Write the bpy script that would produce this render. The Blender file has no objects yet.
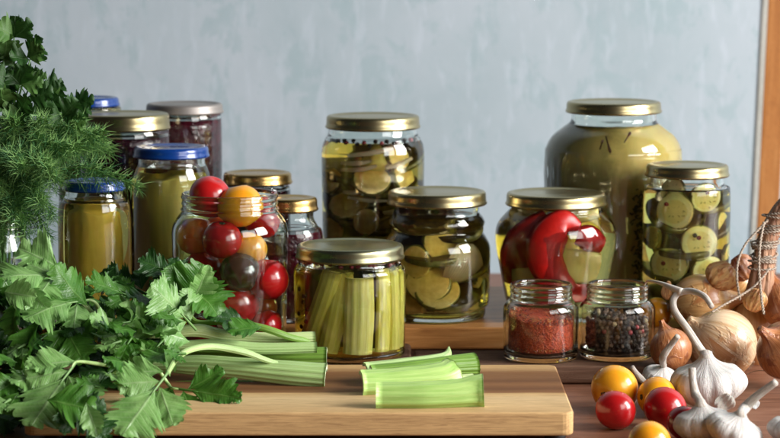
import bpy, bmesh, math, random
from mathutils import Vector, Matrix, noise
random.seed(7)
PI = math.pi
sc = bpy.context.scene
COL = sc.collection
V = Vector
# ------------------------------------------------------------------ camera model (780x438 reference frame)
F = 2300.0; H = 0.36; HOR = -60.0
PITCH = math.atan((219 - HOR) / F)
FW = V((0, math.cos(PITCH), -math.sin(PITCH))); UPV = V((0, math.sin(PITCH), math.cos(PITCH)))
CAM = V((0, 0, H))
def ray(px, py): return FW + V((1, 0, 0)) * ((px - 390) / F) - UPV * ((py - 219) / F)
def PY(px, py, y):
    r = ray(px, py); return CAM + r * (y / r.y)
def PZ(px, py, z):
    r = ray(px, py); return CAM + r * ((z - H) / r.z)
def S(y, py=300):                       # metres per pixel at depth y
    return (y / ray(390, py).y) / F
Z_BOARD, Z_PLANK, Z_STEP = 0.0243, 0.015, 0.0285

# ------------------------------------------------------------------ object helpers
def tag(o, label, cat, group=None, kind=None):
    if label: o['label'] = label
    if cat: o['category'] = cat
    if group: o['group'] = group
    if kind: o['kind'] = kind
    return o
def empty(name, loc, label, cat, group=None, rz=0):
    o = bpy.data.objects.new(name, None); COL.objects.link(o)
    o.location = loc; o.rotation_euler = (0, 0, rz); o.empty_display_size = .01
    return tag(o, label, cat, group)
def mesh_of(name, vs, fs, mats, smooth=True, uvs=None, fmat=None):
    me = bpy.data.meshes.new(name)
    me.from_pydata([tuple(v) for v in vs], [], fs)
    for m in (mats if isinstance(mats, (list, tuple)) else [mats]): me.materials.append(m)
    if smooth: me.polygons.foreach_set('use_smooth', [True] * len(me.polygons))
    if fmat: me.polygons.foreach_set('material_index', fmat)
    if uvs:
        ul = me.uv_layers.new(name='UVMap')
        for l in me.loops: ul.data[l.index].uv = uvs[l.vertex_index]
    me.update()
    return me
def put(name, me, parent=None, loc=(0, 0, 0), mat=None):
    o = bpy.data.objects.new(name, me); COL.objects.link(o)
    if parent: o.parent = parent
    o.location = loc
    if mat: o.matrix_basis = mat
    return o
def basis(x, up, loc):
    x = x.normalized(); z = (up - x * up.dot(x)).normalized(); y = z.cross(x)
    m = Matrix((x, y, z)).transposed().to_4x4(); m.translation = loc; return m
def catmull(pts, n):
    P = [pts[0] * 2 - pts[1]] + list(pts) + [pts[-1] * 2 - pts[-2]]
    out = []
    k = len(pts) - 1
    for i in range(n + 1):
        t = i / n * k; j = min(int(t), k - 1); u = t - j
        a, b, c, d = P[j:j + 4]
        out.append(.5 * ((2 * b) + (c - a) * u + (2 * a - 5 * b + 4 * c - d) * u * u + (3 * b - a - 3 * c + d) * u ** 3))
    return out
def lathe(prof, seg=72, jit=None):
    """prof: list of (r, z); r==0 at ends closes"""
    vs, fs, rings = [], [], []
    for r, z in prof:
        if r < 1e-7:
            rings.append([len(vs)]); vs.append(V((0, 0, z)))
        else:
            rings.append(list(range(len(vs), len(vs) + seg)))
            for i in range(seg):
                a = 2 * PI * i / seg
                p = V((r * math.cos(a), r * math.sin(a), z))
                if jit: p = jit(p, a, r, z)
                vs.append(p)
    for A, B in zip(rings, rings[1:]):
        if len(A) == 1 and len(B) == 1: continue
        for i in range(seg):
            j = (i + 1) % seg
            if len(A) == 1: fs.append((A[0], B[j], B[i]))
            elif len(B) == 1: fs.append((A[i], A[j], B[0]))
            else: fs.append((A[i], A[j], B[j], B[i]))
    return vs, fs
def smooth_prof(pts, step=.0016):
    out = [V((p[0], p[1])) for p in pts]
    n = len(pts) * 6
    return [(max(p.x, 0), p.y) for p in catmull(out, n)]
def tube(path, rad, seg=8, n=None, cap=True):
    """swept round tube through V points with per-node radii"""
    k = len(path); n = n or (k - 1) * 6
    pts = catmull([V(p) for p in path], n)
    rr = catmull([V((r, 0, 0)) for r in rad], n) if isinstance(rad, (list, tuple)) else [V((rad, 0, 0))] * (n + 1)
    vs, fs = [], []
    t0 = (pts[1] - pts[0]).normalized()
    ref = t0.orthogonal().normalized()
    for i, p in enumerate(pts):
        t = (pts[min(i + 1, n)] - pts[max(i - 1, 0)]).normalized()
        ref = (ref - t * ref.dot(t)).normalized(); b = t.cross(ref)
        for s in range(seg):
            a = 2 * PI * s / seg
            vs.append(p + (ref * math.cos(a) + b * math.sin(a)) * max(rr[i].x, 1e-5))
    for i in range(n):
        for s in range(seg):
            s2 = (s + 1) % seg
            fs.append((i * seg + s, i * seg + s2, (i + 1) * seg + s2, (i + 1) * seg + s))
    if cap:
        fs.append(tuple(range(seg))[::-1]); fs.append(tuple(n * seg + s for s in range(seg)))
    return vs, fs
def merge(parts):
    vs, fs = [], []
    for v, f in parts:
        o = len(vs); vs += v; fs += [tuple(i + o for i in q) for q in f]
    return vs, fs

# ------------------------------------------------------------------ materials
def new_mat(name):
    m = bpy.data.materials.new(name); m.use_nodes = True
    nt = m.node_tree; nt.nodes.clear()
    out = nt.nodes.new('ShaderNodeOutputMaterial')
    return m, nt, out
class N:
    def __init__(s, name):
        s.m, s.nt, s.out = new_mat(name)
        s.b = s.node('ShaderNodeBsdfPrincipled'); s.link(s.b.outputs[0], s.out.inputs['Surface'])
    def node(s, t, **kw):
        n = s.nt.nodes.new(t)
        for k, v in kw.items():
            if hasattr(n, k): setattr(n, k, v)
            else: n.inputs[k].default_value = v
        return n
    def link(s, a, b): s.nt.links.new(a, b)
    def set(s, **kw):
        for k, v in kw.items():
            k = k.replace('_', ' ')
            if isinstance(v, tuple) and len(v) == 3 and k != 'Subsurface Radius': v = v + (1,)
            s.b.inputs[k].default_value = v
        return s
    def coord(s, scale=(1, 1, 1), kind='Object', rot=(0, 0, 0)):
        c = s.node('ShaderNodeTexCoord'); mp = s.node('ShaderNodeMapping')
        mp.inputs['Scale'].default_value = scale; mp.inputs['Rotation'].default_value = rot
        s.link(c.outputs[kind], mp.inputs[0]); return mp.outputs[0]
    def noise(s, vec, scale, detail=4, rough=.55, dist=0, out='Fac'):
        n = s.node('ShaderNodeTexNoise'); n.inputs['Scale'].default_value = scale; n.inputs['Detail'].default_value = detail
        n.inputs['Roughness'].default_value = rough; n.inputs['Distortion'].default_value = dist
        s.link(vec, n.inputs['Vector']); return n.outputs[out]
    def ramp(s, fac, stops):
        r = s.node('ShaderNodeValToRGB'); cr = r.color_ramp
        cr.elements.remove(cr.elements[1]); cr.elements[0].position = stops[0][0]; cr.elements[0].color = tuple(stops[0][1]) + (1,)
        for p, c in stops[1:]:
            e = cr.elements.new(p); e.color = tuple(c) + (1,)
        s.link(fac, r.inputs[0]); return r.outputs[0]
    def mix(s, fac, a, b, mode='MIX'):
        n = s.node('ShaderNodeMix'); n.data_type = 'RGBA'; n.blend_type = mode
        for sock, v in ((n.inputs[0], fac), (n.inputs[6], a), (n.inputs[7], b)):
            if hasattr(v, 'is_output'): s.link(v, sock)
            elif isinstance(v, (int, float)): sock.default_value = v
            else: sock.default_value = tuple(v) + (1,)
        return n.outputs[2]
    def math(s, op, a, b=0, clamp=False):
        n = s.node('ShaderNodeMath'); n.operation = op; n.use_clamp = clamp
        for i, v in ((0, a), (1, b)):
            if hasattr(v, 'is_output'): s.link(v, n.inputs[i])
            else: n.inputs[i].default_value = v
        return n.outputs[0]
    def color(s, c): s.link(c, s.b.inputs['Base Color']); return s
    def bump(s, h, strength=.3, dist=.001):
        n = s.node('ShaderNodeBump'); n.inputs['Strength'].default_value = strength; n.inputs['Distance'].default_value = dist
        s.link(h, n.inputs['Height']); s.link(n.outputs[0], s.b.inputs['Normal']); return s

def m_glass(name, tint=(.93, .97, .95), wav=.15):
    n = N(name).set(Base_Color=tint, Roughness=0.0, IOR=1.47, Transmission_Weight=1.0)
    n.bump(n.noise(n.coord((1, 1, .5)), 38, 2), wav, .0012)
    return n.m
def m_liquid(name, col, dens, rough=0.0, tint=(1, 1, 1)):
    n = N(name).set(Base_Color=tint, Roughness=rough, IOR=1.34, Transmission_Weight=1.0)
    v = n.node('ShaderNodeVolumeAbsorption'); v.inputs[0].default_value = tuple(col) + (1,); v.inputs[1].default_value = dens
    n.link(v.outputs[0], n.out.inputs['Volume']); return n.m
def m_metal(name, col, rough=.28, metal=1.0, coat=0.0):
    n = N(name).set(Metallic=metal, Roughness=rough, Coat_Weight=coat)
    c = n.coord()
    f = n.noise(c, 45, 4)
    n.color(n.mix(n.math('MULTIPLY', f, .2), col, tuple(x * .6 for x in col)))
    n.link(n.math('ADD', n.math('MULTIPLY', f, .10), rough - .04), n.b.inputs['Roughness'])
    n.bump(n.noise(c, 30, 2), .03, .001)
    return n.m
GLASS = m_glass('clear_glass'); GLASS_TEAL = m_glass('teal_glass', (.87, .97, .94), .3)
GOLD = m_metal('gold_lid', (.44, .37, .20), .28)
BRASS = m_metal('brass_lid', (.55, .36, .13), .26)
OLIVEGOLD = m_metal('pale_olive_lid', (.40, .385, .235), .28)
GREYLID = m_metal('grey_brown_lid', (.30, .27, .25), .45, .6)
BLUELID = m_metal('blue_lid', (.003, .040, .22), .25, .1, .5)

def m_wood(name, cols, scale=(1.2, 16, 16), rough=.5, bump=.15, ring=9, knots=True, detail=6):
    n = N(name).set(Roughness=rough, Specular_IOR_Level=.22)
    c = n.coord(scale)
    f = n.noise(c, ring, detail, .6, .9)
    g = n.noise(n.coord((scale[0] * 1.5, scale[1] * 7, scale[2] * 7)), 22, 4, .7)
    col = n.ramp(f, [(.28, cols[0]), (.5, cols[1]), (.72, cols[2])])
    col = n.mix(n.math('MULTIPLY', n.math('SUBTRACT', g, .35), .9, True), col, tuple(x * .45 for x in cols[0]))
    n.color(col)
    n.link(n.math('ADD', n.math('MULTIPLY', g, .3), rough - .15), n.b.inputs['Roughness'])
    n.bump(n.math('ADD', f, g), bump, .0012)
    return n.m
TABLE = m_wood('red_brown_table_wood', [(.14, .055, .030), (.24, .105, .060), (.33, .16, .10)], (1.3, 9, 9), .42)
STEPM = m_wood('orange_wood', [(.28, .11, .03), (.50, .22, .065), (.64, .33, .12)], (1.2, 14, 14), .38)
PLANKM = m_wood('dark_weathered_wood', [(.060, .028, .017), (.135, .066, .038), (.22, .125, .080)], (1.5, 18, 18), .7, .5)
POSTM = m_wood('orange_pine', [(.32, .12, .032), (.43, .175, .05), (.50, .23, .075)], (16, 16, 1.2), .45)
POSTG = m_wood('grey_green_trim', [(.34, .34, .31), (.46, .46, .42), (.54, .54, .50)], (16, 16, 1.2), .6)

def m_board():
    n = N('striped_board_wood').set(Roughness=.6, Specular_IOR_Level=.18)
    tc = n.node('ShaderNodeTexCoord'); sep = n.node('ShaderNodeSeparateXYZ'); n.link(tc.outputs['Object'], sep.inputs[0])
    warp = n.noise(n.coord((1.5, 6, 6)), 7, 3)
    yy = n.math('ADD', sep.outputs[1], n.math('MULTIPLY', n.math('SUBTRACT', warp, .5), .012))
    band = n.math('MULTIPLY', n.math('ADD', yy, .1), 5.0)     # 0 front .. ~.95 back
    L1, L2, B1, B2, B3 = (.68, .43, .19), (.80, .57, .30), (.27, .125, .050), (.15, .062, .026), (.23, .11, .045)
    base = n.ramp(band, [(0, L1), (.30, L2), (.385, L1), (.40, B1), (.47, B2), (.55, B1), (.62, B2), (.70, B3), (.8, B1), (.9, L1)])
    f = n.noise(n.coord((1.6, 34, 34)), 9, 7, .65, .8)
    g = n.noise(n.coord((5, 160, 160)), 9, 4, .7)
    col = n.mix(n.ramp(f, [(.42, (0, 0, 0)), (.72, (.6, .6, .6))]), base, n.mix(.5, base, (.14, .06, .02)))
    col = n.mix(n.math('MULTIPLY', n.math('SUBTRACT', g, .42), 1.9, True), col, (.17, .075, .028))
    n.color(col)
    n.link(n.math('ADD', n.math('MULTIPLY', g, .4), .42), n.b.inputs['Roughness'])
    sc1 = n.ramp(n.noise(n.coord((14, 260, 260), rot=(0, 0, .9)), 3.0, 2, .5), [(.66, (0, 0, 0)), (.70, (1, 1, 1))])
    sc2 = n.ramp(n.noise(n.coord((18, 300, 300), rot=(0, 0, 1.9)), 3.0, 2, .5), [(.67, (0, 0, 0)), (.71, (1, 1, 1))])
    sm = n.math('MAXIMUM', sc1, sc2)
    n.color(n.mix(n.math('MULTIPLY', sm, .35), col, (.22, .11, .05)))
    n.bump(n.math('SUBTRACT', n.math('ADD', n.math('MULTIPLY', f, .5), g), n.math('MULTIPLY', sm, .8)), .25, .0008)
    return n.m
BOARDM = m_board()

def m_wall():
    n = N('weathered_plaster').set(Roughness=.85, Specular_IOR_Level=.2)
    a = n.noise(n.coord((1.6, 1, 1.0)), 2.6, 5, .6, .4)
    b = n.noise(n.coord((4.5, 1, 3.0)), 4.2, 7, .74, .5)
    e = n.noise(n.coord((14, 1, 3.5)), 5, 4, .6, .2)
    c = n.noise(n.coord((1, 1, 1)), 45, 5)
    col = n.ramp(a, [(.3, (.32, .41, .45)), (.5, (.395, .475, .525)), (.7, (.455, .52, .58))])
    col = n.mix(n.ramp(b, [(.52, (0, 0, 0)), (.57, (.55, .55, .55)), (.72, (.85, .85, .85))]), col, (.31, .42, .455))
    col = n.mix(n.ramp(e, [(.54, (0, 0, 0)), (.66, (.4, .4, .4))]), col, (.53, .60, .68))
    col = n.mix(n.math('MULTIPLY', c, .2), col, (.57, .62, .68))
    n.color(col); n.bump(n.math('ADD', n.math('MULTIPLY', b, .4), c), .15, .002)
    return n.m
WALLM = m_wall()

def m_leaf(name, c0, c1, vein, gloss=.32, transl=.30, ufreq=9.0):
    n = N(name).set(Roughness=gloss + .04, Specular_IOR_Level=.5)
    uv = n.coord((1, 1, 1), 'UV'); sep = n.node('ShaderNodeSeparateXYZ'); n.link(uv, sep.inputs[0])
    u, v = sep.outputs[0], sep.outputs[1]
    du = n.math('ABSOLUTE', n.math('SUBTRACT', u, .5))
    main = n.math('SUBTRACT', 1.0, n.math('MULTIPLY', du, 26.0), True)
    side = n.math('POWER', n.math('ABSOLUTE', n.math('SINE', n.math('MULTIPLY', v, PI * ufreq))), 22)
    fine = n.math('POWER', n.math('ABSOLUTE', n.math('SINE', n.math('ADD', n.math('MULTIPLY', du, 46), n.math('MULTIPLY', v, 60)))), 6)
    side = n.math('MAXIMUM', side, n.math('MULTIPLY', fine, .3))
    vv = n.math('MAXIMUM', main, n.math('MULTIPLY', side, .4))
    f = n.noise(n.coord((1, 1, 1)), 45, 5)
    col = n.mix(n.ramp(f, [(.3, (0, 0, 0)), (.7, (1, 1, 1))]), c0, c1)
    col = n.mix(n.math('MULTIPLY', vv, .55), col, vein)
    n.color(col)
    n.link(n.math('ADD', n.math('MULTIPLY', f, .25), gloss - .02), n.b.inputs['Roughness'])
    h = n.math('ADD', n.math('MULTIPLY', vv, -1.0), n.math('MULTIPLY', n.noise(n.coord(), 160, 3), .8))
    n.bump(h, .38, .0010)
    t = n.node('ShaderNodeBsdfTranslucent'); n.link(col, t.inputs[0])
    ms = n.node('ShaderNodeMixShader'); ms.inputs[0].default_value = transl
    n.link(n.b.outputs[0], ms.inputs[1]); n.link(t.outputs[0], ms.inputs[2]); n.link(ms.outputs[0], n.out.inputs['Surface'])
    return n.m
LEAF_PALE = m_leaf('celery_leaf_pale', (.13, .31, .065), (.27, .49, .15), (.50, .68, .35), .26)
LEAF_MID = m_leaf('celery_leaf_mid', (.038, .15, .014), (.085, .235, .028), (.20, .38, .09), .26)
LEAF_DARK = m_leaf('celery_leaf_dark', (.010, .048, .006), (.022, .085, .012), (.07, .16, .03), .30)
PARSLEY = m_leaf('parsley_leaf', (.014, .060, .009), (.034, .105, .016), (.07, .16, .04), .4)
PARSLEY_L = m_leaf('parsley_leaf_light', (.06, .16, .03), (.11, .23, .05), (.16, .27, .08), .4)

def m_stem(name, c0, c1, rib=26.0, rough=.35, sss=.15):
    n = N(name).set(Roughness=rough, Specular_IOR_Level=.5, Subsurface_Weight=sss, Subsurface_Scale=.004)
    n.b.inputs['Subsurface Radius'].default_value = (.6, 1, .3)
    uv = n.coord((rib, 1.2, 1), 'UV')
    f = n.noise(uv, 2.2, 4, .6)
    g = n.noise(n.coord((1, 1, 1)), 60, 3)
    col = n.mix(n.ramp(f, [(.35, (0, 0, 0)), (.65, (1, 1, 1))]), c0, c1)
    col = n.mix(n.math('MULTIPLY', g, .25), col, tuple(min(1, x * 1.5) for x in c1))
    n.color(col); n.bump(f, .3, .0012)
    return n.m
STEM = m_stem('celery_stem', (.24, .40, .11), (.46, .61, .27))
STEM_PALE = m_stem('celery_stem_pale', (.36, .48, .16), (.56, .66, .32))
STEM_DEEP = m_stem('celery_stem_deep', (.09, .20, .02), (.20, .34, .055))
STEM_CUT = m_stem('celery_cut_face', (.50, .60, .34), (.62, .70, .46), 8, .5)
STEM_PICK = m_stem('pickled_celery', (.84, .74, .12), (1.0, .92, .38), 20, .4)
STEM_PSHADE = m_stem('shade_tinted_pickled_celery', (.14, .13, .02), (.25, .22, .05), 20, .4)  # dark copy of the sticks, colouring in shade behind the front ones
STEM_SMOOTH = m_stem('celery_piece_skin', (.25, .44, .09), (.43, .60, .19), 10, .38)
HERBSTEM = m_stem('herb_stem', (.06, .15, .03), (.12, .24, .06), 4)
def m_plain(name, c0, c1=None, rough=.5, scale=60, sss=0, bump=.2, bscale=120, coat=0, vec=(1, 1, 1), spec=.5, dist=.0006):
    n = N(name).set(Roughness=rough, Coat_Weight=coat, Specular_IOR_Level=spec, Coat_Roughness=.06)
    if sss:
        n.set(Subsurface_Weight=sss, Subsurface_Scale=.006); n.b.inputs['Subsurface Radius'].default_value = (1, .5, .3)
    c = n.coord(vec)
    n.color(n.mix(n.ramp(n.noise(c, scale, 4), [(.32, (0, 0, 0)), (.68, (1, 1, 1))]), c0, c1 or tuple(x * .7 for x in c0)))
    if bump: n.bump(n.noise(n.coord(vec), bscale, 3), bump, dist)
    return n.m
DILL = m_plain('dill_frond', (.035, .125, .038), (.085, .235, .08), .5, 30, bump=0)
DILL_L = m_plain('dill_frond_light', (.16, .33, .08), (.26, .44, .15), .5, 30, bump=0)
TOM_RED = m_plain('tomato_red', (.50, .012, .010), (.36, .006, .008), .24, 25, .12, .12, 90, .3)
TOM_DEEP = m_plain('tomato_deep_red', (.40, .008, .010), (.28, .005, .008), .24, 25, .08, .12, 90, .3)
TOM_YEL = m_plain('tomato_yellow', (.86, .40, .018), (.74, .27, .010), .24, 25, .15, .12, 90, .3)
TOM_ORG = m_plain('tomato_orange', (.80, .17, .02), (.66, .10, .012), .24, 25, .15, .12, 90, .3)
TOM_DARK = m_plain('tomato_dark', (.022, .032, .008), (.06, .016, .008), .24, 22, .05, .12, 90, .3)
SCAR = m_plain('tomato_scar', (.10, .07, .02), (.03, .04, .012), .8, 500)
MUST = m_plain('mustard_puree', (.84, .62, .16), (.62, .45, .10), .45, 22, .2, .3, 120)
OLIVE = m_plain('olive_puree', (.56, .48, .17), (.36, .31, .10), .45, 18, .2, .3, 100, vec=(1, 1, .4))
BEET = m_plain('dark_red_preserve', (.10, .004, .014), (.035, .002, .008), .18, 50, .1, .8, 130, .6, dist=.003)
PLUM = m_plain('plum_preserve', (.045, .004, .014), (.02, .002, .007), .18, 50, .1, .8, 130, .6, dist=.003)
PEP_RED = m_plain('pickled_red_pepper', (.52, .010, .005), (.30, .005, .004), .38, 60, .2, .5, 90)
PEP_PALE = m_plain('pickled_pale_pepper', (.80, .66, .24), (.62, .48, .13), .35, 30, .3, .15, 60)
PEAR = m_plain('pale_pickled_flesh', (.78, .68, .28), (.62, .52, .18), .5, 20, .3, .2, 60)
ONIONW = m_plain('pickled_onion', (.68, .56, .42), (.55, .42, .33), .35, 40, .4, .1, 60)
CLOVE = m_plain('clove', (.11, .035, .012), (.05, .02, .01), .7, 300)
FLAKE = m_plain('chili_flakes', (.60, .075, .010), (.28, .022, .006), .55, 420, bump=.8, bscale=600, dist=.002)
FLAKE2 = m_plain('chili_seeds', (.60, .25, .06), (.50, .14, .03), .5, 400)
PCORN = m_plain('black_peppercorn', (.022, .014, .011), (.06, .036, .024), .6, 500, bump=1, bscale=700, dist=.002)
PCORN_W = m_plain('white_peppercorn', (.44, .35, .20), (.34, .24, .13), .6, 500, bump=.6, bscale=700)
PCORN_B = m_plain('brown_peppercorn', (.16, .085, .045), (.09, .05, .03), .6, 500, bump=1, bscale=700)
PCORN_R = m_plain('pink_peppercorn', (.30, .025, .028), (.20, .015, .02), .5, 500, bump=.5, bscale=700)
RUBBER = m_plain('black_rubber', (.012, .012, .014), (.02, .02, .02), .6)
TWINE = m_plain('jute_twine', (.50, .42, .34), (.34, .27, .21), .9, 700, bump=.8, bscale=900, dist=.001)
ROOT = m_plain('dry_root', (.36, .27, .19), (.22, .16, .11), .9, 300)
DRYNECK = m_plain('dry_onion_neck', (.46, .27, .16), (.26, .11, .06), .6, 70, bump=.9, bscale=110, vec=(3, 3, .5), dist=.003)

def m_slice():
    n = N('cucumber_slice_flesh').set(Roughness=.35, Subsurface_Weight=.3, Subsurface_Scale=.004)
    tc = n.node('ShaderNodeTexCoord'); sep = n.node('ShaderNodeSeparateXYZ'); n.link(tc.outputs['Object'], sep.inputs[0])
    x, y = sep.outputs[0], sep.outputs[1]
    r = n.math('SQRT', n.math('ADD', n.math('MULTIPLY', x, x), n.math('MULTIPLY', y, y)))
    rn = n.math('MULTIPLY', r, 1 / .0158)
    base = n.ramp(rn, [(0, (.95, .82, .42)), (.62, (.90, .76, .34)), (.72, (.98, .90, .56)), (.93, (.92, .82, .44)), (.985, (.22, .20, .04))])
    vor = n.node('ShaderNodeTexVoronoi'); vor.inputs['Scale'].default_value = 1.0
    ang = n.math('MULTIPLY', n.math('ARCTAN2', y, x), 15 / (2 * PI))
    cmb = n.node('ShaderNodeCombineXYZ'); n.link(ang, cmb.inputs[0]); n.link(n.math('MULTIPLY', rn, 3.2), cmb.inputs[1])
    n.link(cmb.outputs[0], vor.inputs['Vector'])
    seed = n.ramp(vor.outputs['Distance'], [(.16, (1, 1, 1)), (.3, (0, 0, 0))])
    ringm = n.ramp(rn, [(.18, (0, 0, 0)), (.26, (1, 1, 1)), (.58, (1, 1, 1)), (.66, (0, 0, 0))])
    col = n.mix(n.math('MULTIPLY', n.math('MULTIPLY', seed, ringm), .75), base, (.34, .28, .08))
    n.color(col); n.bump(n.math('ADD', seed, n.noise(n.coord(), 250, 3)), .4, .0008)
    return n.m
SLICE = m_slice()
PEEL = m_plain('cucumber_peel', (.12, .11, .02), (.20, .18, .04), .4, 200, bump=.3)
CORE_SHADE = m_plain('shade_tinted_pickle_flesh', (.12, .075, .012), (.045, .030, .006), .4, 120, 0, .4, 200)  # pickle flesh coloured dark to give shade behind the front slices
SLICE_D = m_plain('amber_slice_flesh', (.92, .72, .30), (.72, .52, .18), .4, 180, .3, .3, 200)

def m_garlic(name, c0, c1, streak):
    n = N(name).set(Roughness=.5, Subsurface_Weight=.12, Subsurface_Scale=.004, Specular_IOR_Level=.4)
    uv = n.coord((22, 1.3, 1), 'UV'); f = n.noise(uv, 3, 6, .65, .5); g = n.noise(n.coord((8, .9, 1), 'UV'), 1.7, 4)
    col = n.mix(n.ramp(f, [(.35, (0, 0, 0)), (.62, (1, 1, 1))]), c0, c1)
    col = n.mix(n.ramp(g, [(.52, (0, 0, 0)), (.72, (.6, .6, .6))]), col, streak)
    n.color(col); n.bump(n.math('ADD', f, n.math('MULTIPLY', g, .8)), .8, .0016)
    return n.m
GARLIC = m_garlic('garlic_skin', (.52, .49, .46), (.70, .68, .65), (.36, .29, .27))
GARLIC_ST = m_garlic('garlic_stem', (.46, .41, .35), (.70, .66, .60), (.30, .23, .17))
def m_onion(name, c0, c1, dark, rough=.3):
    n = N(name).set(Roughness=rough, Coat_Weight=.25, Coat_Roughness=.25, Subsurface_Weight=.08, Subsurface_Scale=.005)
    f = n.noise(n.coord((38, 1.2, 1), 'UV'), 2.0, 6, .6, .35); g = n.noise(n.coord((3.5, 1.6, 1), 'UV'), 1.6, 5, .6, .8)
    col = n.mix(n.ramp(f, [(.38, (0, 0, 0)), (.66, (1, 1, 1))]), c0, c1)
    col = n.mix(n.ramp(g, [(.50, (0, 0, 0)), (.56, (.8, .8, .8))]), col, dark)
    n.color(col); n.bump(n.math('ADD', n.math('MULTIPLY', f, .6), n.ramp(g, [(.49, (0, 0, 0)), (.53, (1, 1, 1))])), .5, .0012)
    return n.m
ON_PALE = m_onion('onion_pale', (.58, .36, .19), (.78, .60, .40), (.44, .19, .065))
ON_AMBER = m_onion('onion_amber', (.50, .25, .085), (.70, .43, .18), (.34, .11, .03))
ON_RED = m_onion('onion_red_brown', (.36, .12, .04), (.54, .24, .095), (.20, .05, .018))

# ------------------------------------------------------------------ setting
def box_me(name, x0, x1, y0, y1, z0, z1, mat, bev=.001, seg=2):
    bm = bmesh.new(); bmesh.ops.create_cube(bm, size=1)
    for v in bm.verts:
        v.co = V(((x0 + x1) / 2 + v.co.x * (x1 - x0), (y0 + y1) / 2 + v.co.y * (y1 - y0), (z0 + z1) / 2 + v.co.z * (z1 - z0)))
    if bev: bmesh.ops.bevel(bm, geom=bm.edges[:], offset=bev, segments=seg, affect='EDGES', profile=.6)
    me = bpy.data.meshes.new(name); bm.to_mesh(me); bm.free(); me.materials.append(mat)
    return me
o = put('table', box_me('table', -1.6, 1.6, .6, 2.48, -.04, 0, TABLE, .003)); tag(o, 'reddish brown wooden table top under everything', 'table', kind='structure')
o = put('wall', box_me('wall', -2.6, 2.6, 2.6, 2.72, -1.2, 2.6, WALLM, 0)); tag(o, 'pale blue grey weathered plaster wall behind the jars', 'wall', kind='structure')
# wooden post at the right
fr = empty('wooden_post', (0, 0, 0), 'orange wooden post with thin grey edge standing against the wall', 'post')
a, b = PY(763, 0, 2.596), PY(752, 215, 2.596)
tilt = (a.x - b.x) / (a.z - b.z)
fr.location = (b.x, 2.603, b.z); fr.rotation_euler = (0, tilt, 0)
put('board', box_me('board', .0065, .031, -.004, .03, -.4, .5, POSTM, .0015), fr)
put('edge_trim', box_me('edge_trim', 0, .0062, -.0048, .028, -.4, .5, POSTG, .001), fr)
# plank and step
ow = put('wooden_plank', box_me('wooden_plank', .020, .238, -.054, .022, 0, Z_PLANK, PLANKM, .004, 3), None, (0, 1.899, 0.0005))
tag(ow, 'dark weathered wooden plank behind the cutting board, carrying the two spice jars', 'plank')
ow = put('wooden_plank', box_me('wooden_plank', -.55, .018, -.054, .055, 0, Z_PLANK, PLANKM, .004, 3), None, (0, 1.899, 0.0005))
tag(ow, 'dark wooden plank under the squat celery jar and the open tomato jar', 'plank')
st = empty('wooden_step', (0, 2.07, 0), 'orange brown wooden step under the back row of jars', 'wooden step')
put('top_board', box_me('top_board', -.62, .33, -.114, .125, .0095, Z_STEP, STEPM, .0018), st)
put('bottom_board', box_me('bottom_board', -.618, .328, -.110, .12, .0002, .0088, PLANKM, .001), st)
# cutting board
cb = empty('cutting_board', (0, 1.711, 0), 'rectangular striped wooden cutting board holding the celery', 'cutting board')
bx0, bx1 = PZ(20, 416, Z_BOARD).x, PZ(575.5, 416, Z_BOARD).x
def board_me():
    bm = bmesh.new(); bmesh.ops.create_cube(bm, size=1)
    y0, y1 = 1.612 - 1.711, 1.80 - 1.711
    for v in bm.verts:
        v.co = V(((bx0 + bx1) / 2 + v.co.x * (bx1 - bx0), v.co.y * (y1 - y0), .0072 + (v.co.z + .5) * (Z_BOARD - .0072)))
    vert = [e for e in bm.edges if abs(e.verts[0].co.x - e.verts[1].co.x) < 1e-6 and abs(e.verts[0].co.y - e.verts[1].co.y) < 1e-6]
    bmesh.ops.bevel(bm, geom=vert, offset=.008, segments=5, affect='EDGES', profile=.5)
    rim = [e for e in bm.edges if len(e.link_faces) == 2 and abs(e.link_faces[0].normal.z - e.link_faces[1].normal.z) > .5]
    bmesh.ops.bevel(bm, geom=rim, offset=.0016, segments=3, affect='EDGES', profile=.5)
    me = bpy.data.meshes.new('board'); bm.to_mesh(me); bm.free(); me.materials.append(BOARDM); return me
put('board', board_me(), cb)
for sx in (bx0 + .02, bx1 - .012):
    for sy in (-.072, .07):
        v, f = lathe([(0, 0), (.007, 0), (.008, .002), (.0075, .0071), (0, .0071)], 24)
        put('rubber_foot', mesh_of('rubber_foot', v, f, RUBBER), cb, (sx, sy, 0.0001))

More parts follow.
